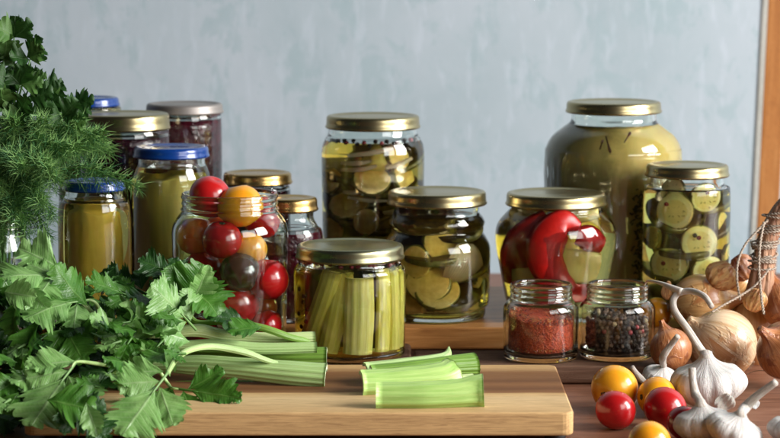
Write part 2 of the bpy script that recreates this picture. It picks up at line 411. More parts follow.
# ------------------------------------------------------------------ jars
def lid_me(r, h, mat):
    t = .0012
    p = [(r - .004, h * .08), (r - .003, 0), (r - .001, 0), (r, .0008), (r + .0002, .0018), (r - .0006, .003),
         (r - .0009, h * .5), (r - .0009, h - .0035), (r - .0012, h - .0018), (r - .0022, h - .0005), (r - .004, h), (r - .006, h - .0002),
         (r - .0075, h - .0010), (r - .0095, h - .0014), (r * .55, h - .0012), (r * .5, h - .0009), (0, h - .0008)]
    under = [(0, h - t - .001), (r - .006, h - t - .001), (r - .0035, h - .004), (r - .0035, h * .3), (r - .004, h * .08)]
    v, f = lathe(p + under, 96)
    return mesh_of('lid', v, f, mat)
def core_fill(root, R_, z0, z1, mat, name='filling', seed=0):
    def cj(p, a, r, z):
        k = 1 + .07 * noise.noise(V((math.cos(a) * 1.8, math.sin(a) * 1.8, z * 40 + seed))) + .03 * noise.noise(V((math.cos(a) * 6, math.sin(a) * 6, z * 160 + seed)))
        return V((p.x * k, p.y * k, z + .004 * noise.noise(V((p.x * 70, p.y * 70, seed)))))
    v, f = lathe(smooth_prof([(.001, z0), (R_ * .8, z0 + .002), (R_, z0 + .010), (R_, (z0 + z1) / 2), (R_ * .97, z1 - .010), (R_ * .8, z1 - .002), (.001, z1)]), 72, cj)
    put(name, mesh_of(name, v, f, mat), root)
def jar(cx, d, zb, prof, label, lid=None, glass=GLASS, fill=None, fillz=None, fillname='brine', t=.0026, name='glass_jar', cat='jar', thread=None, group=None, facet=0):
    """prof: top->bottom list of (py, half width px) on the axis plane; lid = (py_top, py_bottom, r_px, mat)"""
    s = S(d, prof[0][0])
    zs = lambda py: PY(cx, py, d).z
    x = PY(cx, 250, d).x
    root = empty(name, (x, d, zb), label, cat, group)
    out = [(w * s, zs(py) - zb) for py, w in prof][::-1]            # bottom -> top
    rb = out[0][0]
    zmax = out[-1][1]
    body = [(rb * .96, .0), (rb, .003)] if out[0][1] > .02 else []
    pts = [(out[0][0] * .93, .0005), (out[0][0] * .985, .0022), (out[0][0], .006), (out[0][0], .010)] + out[1:]
    sm = [p for p in smooth_prof(pts)]
    rr = sm[-1][0]
    # thread rings on the neck
    outer = []
    for r, z in sm:
        if thread:
            for zc, amp in thread:
                r += amp * math.exp(-((z - (zmax - zc)) / .0011) ** 2)
        outer.append((r, z))
    if thread:   # resample neck finely
        fine = []
        for (r0, z0), (r1, z1) in zip(sm, sm[1:]):
            n = max(1, int(abs(z1 - z0) / .0006))
            for i in range(n):
                u = i / n; fine.append((r0 + (r1 - r0) * u, z0 + (z1 - z0) * u))
        fine.append(sm[-1]); outer = []
        for r, z in fine:
            for zc, amp in thread: r += amp * math.exp(-((z - (zmax - zc)) / .0011) ** 2)
            outer.append((r, z))
    inner = [(max(r - t, .002), z) for r, z in sm if z > .009]
    rim = [(rr - t * .25, zmax + .0008), (rr - t * .75, zmax + .0008)]
    full = [(0, .0018), (rb * .6, .0015), (rb * .85, .0003)] + outer + rim + inner[::-1] + [(inner[0][0] * .97, .006), (inner[0][0] * .85, .0045), (0, .0055)]
    def fj(p, a, r, z):
        if facet and .02 < z < zmax - .04:
            w = math.exp(-((z - (zmax - .055)) / .012) ** 2)
            k = 1 + .012 * w * math.cos(a * facet)
            return V((p.x * k, p.y * k, p.z))
        return p
    v, f = lathe(full, 120, fj if facet else None)
    put('glass', mesh_of('glass', v, f, glass), root)
    if fill:
        zf = fillz if fillz is not None else zmax - .006
        zf = (zs(fillz) - zb) if fillz is not None else zmax - .006
        e = .0005
        fp = [(0, .0050)] + [(inner[0][0] * .86 + e, .0041), (inner[0][0] * .97 + e, .0056)]
        last = None
        for r, z in inner:
            if z < zf: fp.append((r + e, z)); last = r + e
        fp += [(last, zf), (last - .001, zf - .0003), (0, zf - .0004)]
        v, f = lathe(fp, 96)
        put(fillname, mesh_of(fillname, v, f, fill), root)
    if lid:
        yt, yb, rp, m = lid
        zt, z0 = zs(yt) - zb, zs(yb) - zb
        l = put('lid', lid_me(rp * s, zt - z0, m), root, (0, 0, z0))
    root['rin'] = inner[len(inner) // 2][0]
    return root
BR_OLIVE = m_liquid('olive_brine', (.80,.70,.10),30)
BR_YEL = m_liquid('yellow_brine', (.985, .905, .03), 28)
BR_AMBER = m_liquid('amber_brine', (.985, .83, .06), 30)
BR_PEP = m_liquid('pepper_brine', (.985, .87, .15), 22)
BR_CLOUD = m_liquid('cloudy_brine', (.985, .89, .22), 20)
BR_DARK = m_liquid('dark_olive_brine', (.985, .895, .06), 28)

jA = jar(92, 2.15, Z_STEP, [(107, 26), (112, 28), (122, 32), (240, 32)], 'blue lidded jar at the far back behind the dill', (97, 106, 30, BLUELID), fill=OLIVE, fillname='filling')
jB = jar(127, 2.08, Z_STEP, [(129, 41), (134, 41), (142, 45), (250, 45)], 'wide gold lidded jar of dark beetroot behind the dill', (113, 129, 45, GOLD), fill=PLUM, fillname='filling')
jC = jar(186, 2.16, Z_STEP, [(112, 33), (117, 33), (126, 37), (250, 36)], 'grey lidded jar of dark red preserve in the back row', (103, 113, 39, GREYLID), fill=BEET, fillname='filling')
jD = jar(172, 2.00, Z_STEP, [(157, 34), (163, 34), (169, 36.5), (180, 39), (215, 39), (300, 38)], 'tall blue lidded jar of olive green puree', (146, 157, 38.5, BLUELID), fill=m_liquid('olive_juice', (.96, .88, .25), 45), fillz=166)
core_fill(jD, jD['rin'] * .80, .010, PY(172, 176, 2.0).z - Z_STEP, OLIVE, seed=3)
jE = jar(95, 1.91, Z_PLANK, [(189, 28), (194, 28.5), (200, 31), (216, 36.5), (340, 36)], 'short blue lidded jar of mustard yellow puree below the dill', (180, 190, 31.5, BLUELID), fill=m_liquid('golden_juice', (.985, .87, .20), 40), fillz=198)
core_fill(jE, jE['rin'] * .74, .010, PY(95, 208, 1.91).z - Z_PLANK, MUST, seed=8)
jF = jar(258, 2.10, Z_STEP, [(183, 30), (188, 30), (196, 33), (310, 32)], 'wide brass lidded dark jar behind the open tomato jar', (172, 183.5, 35, BRASS), fill=PLUM, fillname='filling')
jG = jar(290, 2.00, Z_STEP, [(211, 24), (218, 24), (226, 28), (238, 33), (320, 32)], 'brass lidded jar of dark cherry jam between tomato and celery jars', (197, 210.5, 28.5, BRASS), fill=BEET, fillz=231, fillname='filling')
jH = jar(230, 1.900, Z_PLANK, [(193.5, 48), (203, 47.5), (208, 48), (212, 49), (219, 54), (229, 58), (250, 58), (345, 56)], 'open greenish jar filled with loose red and yellow cherry tomatoes', glass=GLASS_TEAL, thread=[(.0025, .0010), (.0075, .0009), (.0125, .0012)])
jI = jar(373, 2.10, Z_STEP, [(128, 44), (134, 45), (139, 48), (148, 51), (170, 51.5), (330, 50)], 'tallest gold lidded jar of onion and cucumber pickles in amber brine', (115, 128, 47.5, GOLD), fill=BR_AMBER, fillz=140)
jJ = jar(437, 2.012, Z_STEP, [(204, 43), (212, 42.5), (217, 46), (222, 48), (227, 46), (230, 44.5), (236, 49), (247, 53.5), (270, 53.5), (300, 52.5), (316, 49)], 'gold lidded jar of cucumber slices and onion with a ringed shoulder', (190.5, 204, 50, GOLD), fill=BR_AMBER, fillz=214)
jK = jar(350, 1.895, Z_PLANK, [(257, 51), (262, 51.5), (266, 54), (272, 56), (300, 56), (350, 55)], 'squat gold lidded jar of upright pickled celery sticks', (244, 258, 54.5, OLIVEGOLD), fill=BR_YEL, fillz=264)
jL = jar(555.5, 2.01, Z_STEP, [(204, 46), (209, 46.5), (214, 51), (222, 57.5), (232, 60.5), (245, 60), (264, 56.5), (298, 50), (312, 46)], 'gold lidded pot bellied jar of red and yellow peppers', (192, 205, 50.5, GOLD), fill=BR_PEP, fillz=212, thread=[(.003, .0006)])
jM = jar(612, 2.125, Z_STEP, [(112, 42), (121, 43), (127, 50), (136, 61), (147, 67), (160, 68.5), (250, 68), (290, 66)], 'biggest jar with wide shoulders holding cloudy green yellow pickles', (101, 112.5, 48, GOLD), fill=BR_CLOUD, fillz=124, facet=30)
jN = jar(686, 2.03, Z_STEP, [(175, 37), (183, 37), (188, 40), (197, 43.5), (290, 43)], 'tall narrow jar of zucchini slices with a gold lid', (164, 176, 42, GOLD), fill=BR_DARK, fillz=187)
th = [(.0022, .0009), (.0065, .0008), (.0105, .0007)]
jO = jar(541.5, 1.882, Z_PLANK, [(284, 30.5), (297, 30.5), (301, 33.5), (307, 37.5), (320, 38), (352, 37.5)], 'small open glass jar of red chili flakes', thread=th, name='spice_jar', cat='jar', t=.0022, glass=m_glass('spice_glass', (.95, .98, .96), .2))
jP = jar(618, 1.889, Z_PLANK, [(284, 30.5), (297, 30.5), (301, 33.5), (307, 37.5), (320, 38), (352, 37.5)], 'small open glass jar of black peppercorns', thread=th, name='spice_jar', cat='jar', t=.0022, glass=m_glass('spice_glass_b', (.95, .98, .96), .2))
jV = jar(-2, 1.89, Z_PLANK, [(216, 29), (224, 29), (232, 27), (250, 31), (280, 31), (345, 30)], 'glass jar holding the dill and parsley at the far left', name='herb_vase', cat='vase', fill=m_liquid('water', (.9, .95, .95), 1), fillz=262, fillname='water', thread=[(.004, .0014), (.010, .0014)])

# ------------------------------------------------------------------ sweep (celery profile)
def stalk_me(nodes, up, mats, ribs=9, open_=.62, thick=.34, name='stem', nseg=None, flare=0):
    """nodes: [(V, halfwidth m)]; crescent section, convex toward 'up'"""
    k = len(nodes) - 1; n = nseg or max(10, k * 8)
    pts = catmull([q[0] for q in nodes], n); ws = [v.x for v in catmull([V((q[1], 0, 0)) for q in nodes], n)]
    vs, fs, uvs, fm = [], [], [], []
    NO, NI = ribs * 4 + 1, 13
    A = 1.75
    for i, p in enumerate(pts):
        t = (pts[min(i + 1, n)] - pts[max(i - 1, 0)]).normalized()
        u = (up - t * up.dot(t)).normalized(); s = t.cross(u)
        w = ws[i]
        wob = 1 + .03 * noise.noise(p * 60)
        for j in range(NO):
            a = -A + 2 * A * j / (NO - 1)
            r = w * wob * (1 + .05 * math.cos(j / (NO - 1) * ribs * 2 * PI))
            vs.append(p + s * (math.sin(a) * r) + u * (math.cos(a) * r * (.95 - open_ * .3)))
            uvs.append((j / (NO - 1), i / n * 1.0))
        for j in range(NI):
            a = A - 2 * A * j / (NI - 1)
            r = w * (1 - thick * (.55 + .45 * math.cos(a * .9)))
            vs.append(p + s * (math.sin(a) * r) + u * (math.cos(a) * r * (.95 - open_ * .3) - w * .10))
            uvs.append((j / (NI - 1), i / n * 1.0))
    M = NO + NI
    for i in range(n):
        for j in range(M):
            j2 = (j + 1) % M
            fs.append((i * M + j, (i + 1) * M + j, (i + 1) * M + j2, i * M + j2)); fm.append(0)
    # end caps as strips between outer and inner arcs
    for base, flip in ((0, False), (n * M, True)):
        m = 0
        for j in range(NI - 1):
            o0 = round((NO - 1) * j / (NI - 1)); o1 = round((NO - 1) * (j + 1) / (NI - 1))
            q = [base + x for x in range(o0, o1 + 1)] + [base + NO + (NI - 1 - (j + 1)), base + NO + (NI - 1 - j)]
            fs.append(tuple(q if flip else q[::-1])); fm.append(1)
    return mesh_of(name, vs, fs, mats, True, uvs, fm)

# ------------------------------------------------------------------ leaves
def leaf_me(L, W=.55, lobes=3, teeth=5, curl=0.4, fold=.25, ruffle=.10, twist=0, mat=LEAF_MID, seed=0, notch=.5, name='leaf', ns=100, nr=5, droop=0):
    rnd = random.Random(seed)
    nl = (lobes - 1) // 2
    ph = [rnd.uniform(0, 6.28) for _ in range(8)]
    vs, fs, uvs = [], [], []
    NT = ns + 8; NSS = nr + 1
    nteeth = teeth * (nl + 1) * .62
    def half(t, sd):
        env = math.sin(PI * min(1, t) ** .82) ** .72 if 0 < t < 1 else 0
        env *= min(1, (t / .22)) ** .5
        tp = max(0, (t - .06) / .94)
        f = abs(math.sin(PI * (nl + .5) * (tp + .02 * math.sin(ph[0] + sd * 2)))) ** .7
        w = env * (1 - notch + notch * f)
        fr = (t * nteeth + (.5 if sd > 0 else 0) + .15 * math.sin(t * 9 + ph[1])) % 1
        w *= 1 - .26 * (1 - fr) ** 1.3 * min(1, t * 4)
        return w * (1 + .08 * math.sin(t * 7 + ph[2] + sd))
    for k in range(NT + 1):
        t = k / NT
        for j in range(2 * NSS + 1):
            q = (j - NSS) / NSS; sd = 1 if q > 0 else -1
            hwid = half(t, sd) * W * L * 1.05
            wy = abs(q) * hwid
            x = L * t * .86 + wy * .62 * (1 - .35 * t) + .012 * L * math.sin(t * 5 + ph[3])
            y = sd * wy
            z = fold * abs(y)
            z += ruffle * L * (abs(q) ** 1.6) * (.55 * math.sin(t * 11 + ph[4] + sd) + .45 * math.sin(t * 21 + ph[5] * sd)) * .55 * min(1, t * 3)
            z += .005 * L * abs(q) * math.cos(2 * PI * 9 * t) + .006 * L * math.sin(q * 9 + t * 15 + ph[6])
            u = q; v = t
            ang = curl * (x / L) + droop * (x / L) ** 2
            if abs(ang) > 1e-4:
                R = 1.0
                cx, cz = x * (math.sin(ang) / ang), -x * (1 - math.cos(ang)) / ang
                x2 = cx + z * math.sin(ang); z2 = cz + z * math.cos(ang)
            else: x2, z2 = x, z
            ta = twist * x / L
            y3 = y * math.cos(ta) - z2 * math.sin(ta) * .3; z3 = z2 + y * math.sin(ta)
            vs.append(V((x2, y3, z3))); uvs.append((u * .5 + .5, v))
    ns = 2 * NSS + 1
    for k in range(NT):
        for j in range(ns - 1):
            fs.append((k * ns + j, k * ns + j + 1, (k + 1) * ns + j + 1, (k + 1) * ns + j))
    return mesh_of(name, vs, fs, mat, True, uvs)

# ------------------------------------------------------------------ celery on the board
def node(px, py, d, w): return (PY(px, py, d), w * S(d, py))
UPc = V((0, -.55, .85))
stalks = []
def celery_stalk(label, nodes, mats=(STEM, STEM_CUT), up=UPc, ribs=8, open_=.05):
    p0 = nodes[0]
    P0 = PY(p0[0], p0[1], p0[2])
    root = empty('celery_stalk', (P0.x, P0.y, Z_BOARD), label, 'celery', 'celery stalks lying on the cutting board')
    nd = [node(*q) for q in nodes]; off = V(root.location)
    put('stem', stalk_me([(p - off, w) for p, w in nd], up, mats, ribs, open_, nseg=60), root)
    stalks.append(root); return root
def leaf(root, b, t, mat, up=V((0, -.5, .8)), roll=0, seed=0, W=.5, stem=None, sw=2.0, smat=None, **kw):
    """b, t: (px, py, depth) base and tip"""
    B, T = PY(*b), PY(*t); off = V(root.location)
    L = (T - B).length
    lobes = kw.pop('lobes', 3)
    if lobes >= 5:      # compound leaf: end leaflet plus two side leaflets on a short stem
        kk = dict(kw); kk.setdefault('notch', .5)
        a_ = leaf_me(L * .80, W * .98, 5, mat=mat, seed=seed, **kk)
        b_ = leaf_me(L * .56, W * 1.05, 3, mat=mat, seed=seed + 500, **kk); c_ = leaf_me(L * .50, W * 1.1, 3, mat=mat, seed=seed + 900, **kk)
        bm = bmesh.new()
        for m_, mt in ((a_, Matrix.Translation((L * .26, 0, .0))), (b_, Matrix.Translation((L * .20, .001, -.0008)) @ Matrix.Rotation(.80, 4, 'Z') @ Matrix.Rotation(.25, 4, 'X')),
                       (c_, Matrix.Translation((L * .16, -.001, .0006)) @ Matrix.Rotation(-.9, 4, 'Z') @ Matrix.Rotation(-.3, 4, 'X'))):
            m_.transform(mt); bm.from_mesh(m_)
        tv, tf = tube([V((0, 0, 0)), V((L * .15, 0, 0)), V((L * .36, 0, 0))], [.0011, .0010, .0005], 6, 6)
        tmp = mesh_of('leaf', tv, tf, mat, True, [(.1, .5)] * len(tv)); bm.from_mesh(tmp)
        me = bpy.data.meshes.new('leaf'); bm.to_mesh(me); bm.free(); me.materials.append(mat)
        me.polygons.foreach_set('use_smooth', [True] * len(me.polygons))
    else:
        me = leaf_me(L * 1.08, W * 1.05, lobes, mat=mat, seed=seed, **kw)
    x = (T - B).normalized(); q = Matrix.Rotation(roll, 3, x) @ up
    o = put('leaf', me, root, mat=basis(x, q, B - off))
    if stem:
        pts = [PY(*s) - off for s in stem] + [B - off, B - off + (T - B) * .12]
        w = sw * S(b[2])
        v, f = tube(pts, [w] * (len(pts) - 2) + [w * .7, w * .35], 8)
        put('leaf_stem', mesh_of('leaf_stem', v, f, smat or STEM), root)
    return o
s1 = celery_stalk('thick pale celery stalk in front, its cut end near the board edge',
    [(326, 377, 1.722, 14), (290, 374, 1.724, 13), (240, 369, 1.73, 11.5), (195, 366, 1.738, 11), (150, 366, 1.745, 6), (95, 372, 1.75, 5)], (STEM, STEM_CUT))
s2 = celery_stalk('celery stalk just behind the thick front one', [(327, 357, 1.765, 10), (270, 357, 1.766, 10), (220, 352, 1.77, 8), (150, 352, 1.775, 6), (90, 356, 1.78, 5)], (STEM_DEEP, STEM_CUT))
s3 = celery_stalk('topmost long pale celery stalk of the bunch', [(315, 338, 1.76, 6.5), (270, 338.5, 1.755, 6), (225, 336, 1.75, 6.5), (196, 331, 1.745, 7), (160, 335, 1.742, 4), (110, 335, 1.745, 4)], (STEM_PALE, STEM_CUT))
s4 = celery_stalk('celery stalk second from the top of the bunch', [(317, 348, 1.745, 6), (260, 349, 1.742, 6.5), (215, 345, 1.742, 6), (150, 345, 1.745, 4.5), (60, 330, 1.76, 4)], (STEM, STEM_CUT))
s5 = celery_stalk('slim green celery stalk lying flat under the thick ones', [(280, 387, 1.735, 6), (240, 386, 1.735, 6), (190, 386, 1.735, 5.5), (120, 390, 1.73, 5), (60, 400, 1.72, 4)], (STEM_DEEP, STEM_CUT))
s6 = celery_stalk('curved thin celery stalk arching over to the drooping front leaf', [(300, 370, 1.730, 2.5), (268, 361, 1.722, 3.2), (243, 352, 1.715, 4), (212, 347, 1.705, 4), (188, 351, 1.68, 3.6), (175, 361, 1.658, 3), (167, 374, 1.640, 2.4)], (STEM, STEM_CUT), ribs=5)
s7 = celery_stalk('thin celery stalk rising to the curly top leaves', [(312, 342, 1.758, 2.5), (292, 338, 1.748, 3.8), (262, 328, 1.745, 4), (225, 322, 1.755, 3.6), (195, 322, 1.76, 3.2), (184, 300, 1.765, 2.6)], (STEM_DEEP, STEM_CUT), ribs=5)
s8 = celery_stalk('green celery stalk buried in the leaves at the left', [(120, 370, 1.73, 6), (85, 377, 1.72, 7), (55, 390, 1.70, 6), (20, 410, 1.69, 5)], (STEM_DEEP, STEM_CUT))
s9 = celery_stalk('celery stalk with broad pale leaves at the far left', [(150, 330, 1.78, 5), (100, 320, 1.76, 5), (80, 300, 1.74, 3.6), (66, 280, 1.735, 3)], (STEM, STEM_CUT), ribs=5)

PAL, MID, DRK = LEAF_PALE, LEAF_MID, LEAF_DARK
CAMUP = V((0, -.8, .55))
# hero leaves -----------------------------------------------------
leaf(s9, (64, 279, 1.735), (2, 268, 1.70), PAL, V((0, -.6, .8)), .1, 1, .52, teeth=7, lobes=5, curl=.5, fold=-.15, ruffle=.12)
leaf(s9, (60, 268, 1.745), (14, 243, 1.75), PAL, V((.1, -.7, .7)), -.2, 2, .45, teeth=6, lobes=3, curl=.35, ruffle=.12)
leaf(s9, (90, 300, 1.73), (22, 309, 1.68), PAL, V((0, -.5, .85)), .0, 3, .46, teeth=7, lobes=5, curl=.5, fold=-.1, ruffle=.12, stem=[(100, 318, 1.75), (97, 305, 1.735)])
leaf(s9, (88, 306, 1.72), (48, 268, 1.73), MID, V((.3, -.7, .7)), .1, 21, .42, teeth=6, curl=-.5, fold=-.2)
leaf(s9, (62, 322, 1.70), (84, 362, 1.67), MID, V((.2, -.95, .2)), 0, 4, .5, teeth=6, lobes=5, curl=.3, fold=.1)
leaf(s4, (138, 300, 1.76), (84, 276, 1.74), MID, V((0, -.55, .8)), 0, 5, .36, teeth=7, lobes=5, curl=.3, stem=[(160, 330, 1.75), (150, 312, 1.755)])
leaf(s4, (150, 296, 1.77), (96, 268, 1.78), DRK, V((0, -.7, .7)), 0, 51, .4, teeth=7, lobes=5, curl=.3)
# ruffled centre cluster
for i, (b, t, m, w, up) in enumerate([
    ((150, 325, 1.73), (118, 312, 1.70), PAL, .45, V((0, -.6, .8))), ((158, 335, 1.725), (135, 314, 1.70), PAL, .5, V((.3, -.8, .5))),
    ((142, 330, 1.72), (98, 338, 1.68), PAL, .5, V((0, -.5, .8))), ((160, 340, 1.72), (122, 345, 1.69), MID, .4, V((0, -.4, .9))),
    ((150, 318, 1.74), (128, 298, 1.74), MID, .45, V((.2, -.8, .6))), ((172, 330, 1.725), (150, 312, 1.705), PAL, .55, V((.1, -.7, .7))),
    ((165, 330, 1.73), (140, 335, 1.69), PAL, .5, V((.1, -.5, .9))), ((190, 342, 1.72), (160, 326, 1.70), PAL, .4, V((0, -.6, .8))),
    ((176, 350, 1.715), (140, 362, 1.68), PAL, .42, V((0, -.4, .9))), ((150, 350, 1.71), (112, 352, 1.69), MID, .42, V((0, -.5, .9)))]):
    leaf(s3, b, t, m, up, random.uniform(-.3, .3), 30 + i, w, teeth=6, lobes=3, curl=random.uniform(-.6, .7), ruffle=.22, fold=random.uniform(-.4, .4))
leaf(s3, (196, 330, 1.735), (154, 283, 1.70), PAL, V((.35, -.8, .5)), 0, 6, .42, teeth=8, lobes=5, curl=.3, fold=-.22, ruffle=.08, notch=.38)
leaf(s7, (186, 284, 1.765), (137, 254, 1.76), DRK, V((-.1, -.5, .8)), -.2, 7, .42, teeth=6, lobes=5, curl=.5, fold=.2)
leaf(s7, (186, 280, 1.768), (140, 253, 1.775), PAL, V((-.2, .2, .97)), 0, 71, .22, teeth=6, lobes=3, curl=.25, fold=0, notch=.2)
leaf(s7, (185, 300, 1.762), (172, 264, 1.75), MID, V((.3, -.9, .2)), 0, 8, .5, teeth=6, curl=.4, fold=.3)
leaf(s7, (186, 302, 1.760), (204, 264, 1.75), MID, V((.2, -.9, .3)), 0, 9, .55, teeth=6, curl=.7, fold=.3)
leaf(s7, (188, 292, 1.758), (220, 294, 1.73), MID, V((.2, -.5, .8)), 0, 10, .5, teeth=5, curl=1.3, fold=.2)
leaf(s7, (190, 305, 1.755), (212, 268, 1.74), LEAF_PALE, V((.5, -.8, .3)), 0, 11, .26, teeth=4, curl=.5, fold=.5, notch=.25)
leaf(s7, (250, 326, 1.75), (205, 311, 1.735), DRK, V((0, -.6, .8)), 0, 12, .3, teeth=5, curl=.3)
leaf(s7, (262, 327, 1.742), (225, 330, 1.73), MID, V((0, -.6, .8)), 0, 13, .35, teeth=4, notch=.25, curl=.2, fold=.3)
leaf(s6, (168, 372, 1.640), (119, 438, 1.588), PAL, V((.15, -.85, .5)), .1, 14, .44, teeth=5, lobes=5, curl=.12, fold=-.12, ruffle=.08, notch=.45)
leaf(s6, (166, 372, 1.645), (112, 368, 1.64), PAL, V((0, -.6, .8)), 0, 15, .3, teeth=5, lobes=3, curl=.4, ruffle=.15)
leaf(s8, (76, 362, 1.645), (29, 426, 1.590), PAL, V((-.1, -.85, .5)), 0, 16, .48, teeth=5, lobes=5, curl=.15, fold=-.12, ruffle=.10, notch=.45, stem=[(110, 366, 1.70), (92, 363, 1.665)])
leaf(s8, (78, 362, 1.65), (22, 360, 1.63), PAL, V((0, -.6, .8)), 0, 161, .3, teeth=5, lobes=3, curl=.5, ruffle=.12)
leaf(s8, (46, 400, 1.600), (98, 408, 1.592), MID, V((.1, -.6, .8)), .3, 17, .42, teeth=5, curl=.4, fold=.3, ruffle=.2)
leaf(s8, (86, 402, 1.592), (98, 438, 1.580), PAL, V((.3, -.9, .3)), .3, 18, .3, teeth=4, curl=.3, notch=.3, fold=.4)
leaf(s8, (62, 398, 1.602), (112, 442, 1.585), DRK, V((.2, -.8, .6)), 0, 19, .40, teeth=5, lobes=5, curl=.15, fold=.1)
leaf(s5, (172, 388, 1.675), (246, 399, 1.648), MID, V((.05, -.75, .65)), 0, 20, .34, teeth=5, lobes=5, curl=.0, fold=.15, ruffle=.10, stem=[(160, 372, 1.70), (168, 384, 1.70)])
leaf(s5, (172, 386, 1.68), (160, 404, 1.665), MID, V((0, -.6, .8)), 0, 23, .45, teeth=5, curl=.7)
leaf(s5, (120, 392, 1.655), (158, 400, 1.645), DRK, V((0, -.4, .9)), 0, 24, .5, teeth=5, curl=.5)
for i in range(26):
    r_ = random.Random(900 + i); px = r_.uniform(0, 178); py = r_.uniform(292, 400) - 8 * (px > 120); 
    if px > 120 and py > 372: py -= 50
    d = 1.735 - .0011 * (py - 292); a_ = r_.uniform(2.2, 4.3); l_ = r_.uniform(22, 34)
    leaf(stalks[i % 9], (px + 10, py, d), (px + 10 + l_ * math.cos(a_), py - l_ * .75 * math.sin(a_), d - .018), r_.choice([MID, MID, PAL, DRK, DRK]), V((r_.uniform(-.4, .4), -.6, .75)), r_.uniform(-.4, .4), 700 + i, r_.uniform(.34, .46), teeth=5, lobes=r_.choice([3, 3, 5]), curl=r_.uniform(-.2, .8), ruffle=.14, fold=r_.uniform(-.3, .35))
# light curling leaves at the far left
for i, (b, t, m, w) in enumerate([((20, 300, 1.70), (2, 335, 1.68), MID, .3), ((4, 292, 1.70), (30, 296, 1.68), PAL, .35), ((42, 320, 1.69), (4, 362, 1.66), MID, .25), ((26, 288, 1.71), (44, 310, 1.69), PAL, .3)]):
    leaf(s9, b, t, m, CAMUP, .5, 80 + i, w, teeth=4, notch=.25, curl=1.0, fold=.5)
# hidden darker mass of leaves, copied variants
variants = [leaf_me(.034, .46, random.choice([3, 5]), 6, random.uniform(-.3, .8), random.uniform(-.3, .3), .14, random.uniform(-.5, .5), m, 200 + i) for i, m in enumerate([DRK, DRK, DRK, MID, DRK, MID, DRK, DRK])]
rs = random.Random(5)
cnt = 0
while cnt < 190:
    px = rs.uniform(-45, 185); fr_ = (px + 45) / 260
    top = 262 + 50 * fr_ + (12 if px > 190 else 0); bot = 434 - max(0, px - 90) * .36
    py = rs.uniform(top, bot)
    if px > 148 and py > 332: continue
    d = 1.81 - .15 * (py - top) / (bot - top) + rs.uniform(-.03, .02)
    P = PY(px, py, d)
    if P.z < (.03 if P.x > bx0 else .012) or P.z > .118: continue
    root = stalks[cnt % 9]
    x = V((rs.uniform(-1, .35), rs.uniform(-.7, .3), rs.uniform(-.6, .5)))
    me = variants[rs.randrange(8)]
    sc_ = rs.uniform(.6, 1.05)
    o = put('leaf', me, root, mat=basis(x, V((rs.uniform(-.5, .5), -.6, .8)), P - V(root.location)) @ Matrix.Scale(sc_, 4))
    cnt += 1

# cut celery pieces
def piece(label, nodes, up=V((0, -.35, .94)), mats=(STEM, STEM_CUT), ribs=7, open_=.6):
    nd = []
    for px, py_bottom, w, hgt in nodes:
        p = PZ(px, py_bottom, Z_BOARD)
        nd.append((V((p.x, p.y + .004, Z_BOARD + hgt)), w))
    off = V((nd[0][0].x, nd[0][0].y, Z_BOARD))
    o = put('celery_piece', stalk_me([(p - off, w) for p, w in nd], up, mats, ribs, open_, name='celery_piece', nseg=24), None, off)
    tag(o, label, 'celery', 'cut celery pieces on the board')
FR = V((0, -.8, .6))
piece('longest cut celery piece in front with a flared pale right end', [(376, 408, .0098, .0085), (420, 408, .0102, .0085), (455, 407, .0105, .009), (474, 406, .0122, .0098), (484, 406, .0128, .0102)], FR, (STEM_SMOOTH, STEM_CUT), 5)
piece('cut celery piece just behind the front one, its left end sticking out', [(361, 395, .0098, .0085), (400, 393, .0100, .0085), (440, 391, .0108, .010), (453, 389, .0125, .0115)], FR, (STEM_SMOOTH, STEM_CUT), 5)
piece('slim cut celery piece at the back with a torn tip', [(365, 384, .0060, .0105), (400, 381, .006, .0112), (435, 377, .0055, .0122), (447, 374, .0035, .0145), (449, 371, .0006, .0185)], V((0, -.6, .8)), (STEM, STEM_CUT), 5)
piece('ribbed cut celery piece reaching furthest right at the back', [(371, 387, .0065, .010), (410, 385, .0075, .0105), (450, 382, .0085, .0115), (476, 380, .0095, .0115)], V((.1, -.7, .7)), (STEM_DEEP, STEM_CUT), 9)
piece('short celery end piece poking out on the right', [(440, 390, .005, .005), (462, 389, .0055, .005), (474, 388, .0055, .005)], FR, (STEM_PALE, STEM_CUT), 5)

# ------------------------------------------------------------------ tomatoes
def tomato_me(r, mat, seed=0, sq=.94):
    rnd = random.Random(seed); off = V((rnd.uniform(0, 50), 0, 0))
    prof = []
    for i in range(25):
        a = PI * i / 24
        prof.append((r * math.sin(a), -r * math.cos(a) * sq - (0 if i < 18 else -.0) ))
    def j(p, a, rr, z):
        k = 1 + .03 * noise.noise(p / r * .8 + off)
        q = p * k
        rho = math.hypot(p.x, p.y) / r
        if z > 0: q.z -= r * .12 * math.exp(-(rho / .22) ** 2)
        return q
    prof[0] = (0, prof[0][1]); prof[-1] = (0, prof[-1][1] - r * .12)
    v, f = lathe(prof, 40, j)
    return mesh_of('tomato', v, f, mat)
def scar_me(r):
    def j(p, a, rr, z):
        k = 1 + .45 * abs(math.cos(a * 2.5)) * (rr > r * .6); return V((p.x * k, p.y * k, z))
    v, f = lathe([(0, -.0004), (r * .9, -.0004), (r, .0), (r * .7, .0005), (r * .3, .0002), (0, .0008)], 30, j)
    return mesh_of('stem_scar', v, f, SCAR)
def tomato(P, r, mat, label, group, rot, seed, scar=False):
    o = put('tomato', tomato_me(r, mat, seed), None, P); o.rotation_euler = rot
    tag(o, label, 'tomato', group)
    if scar:
        put('stem_scar', scar_me(r * .13), o, (0, 0, r * (.94 - .12) + .0004))
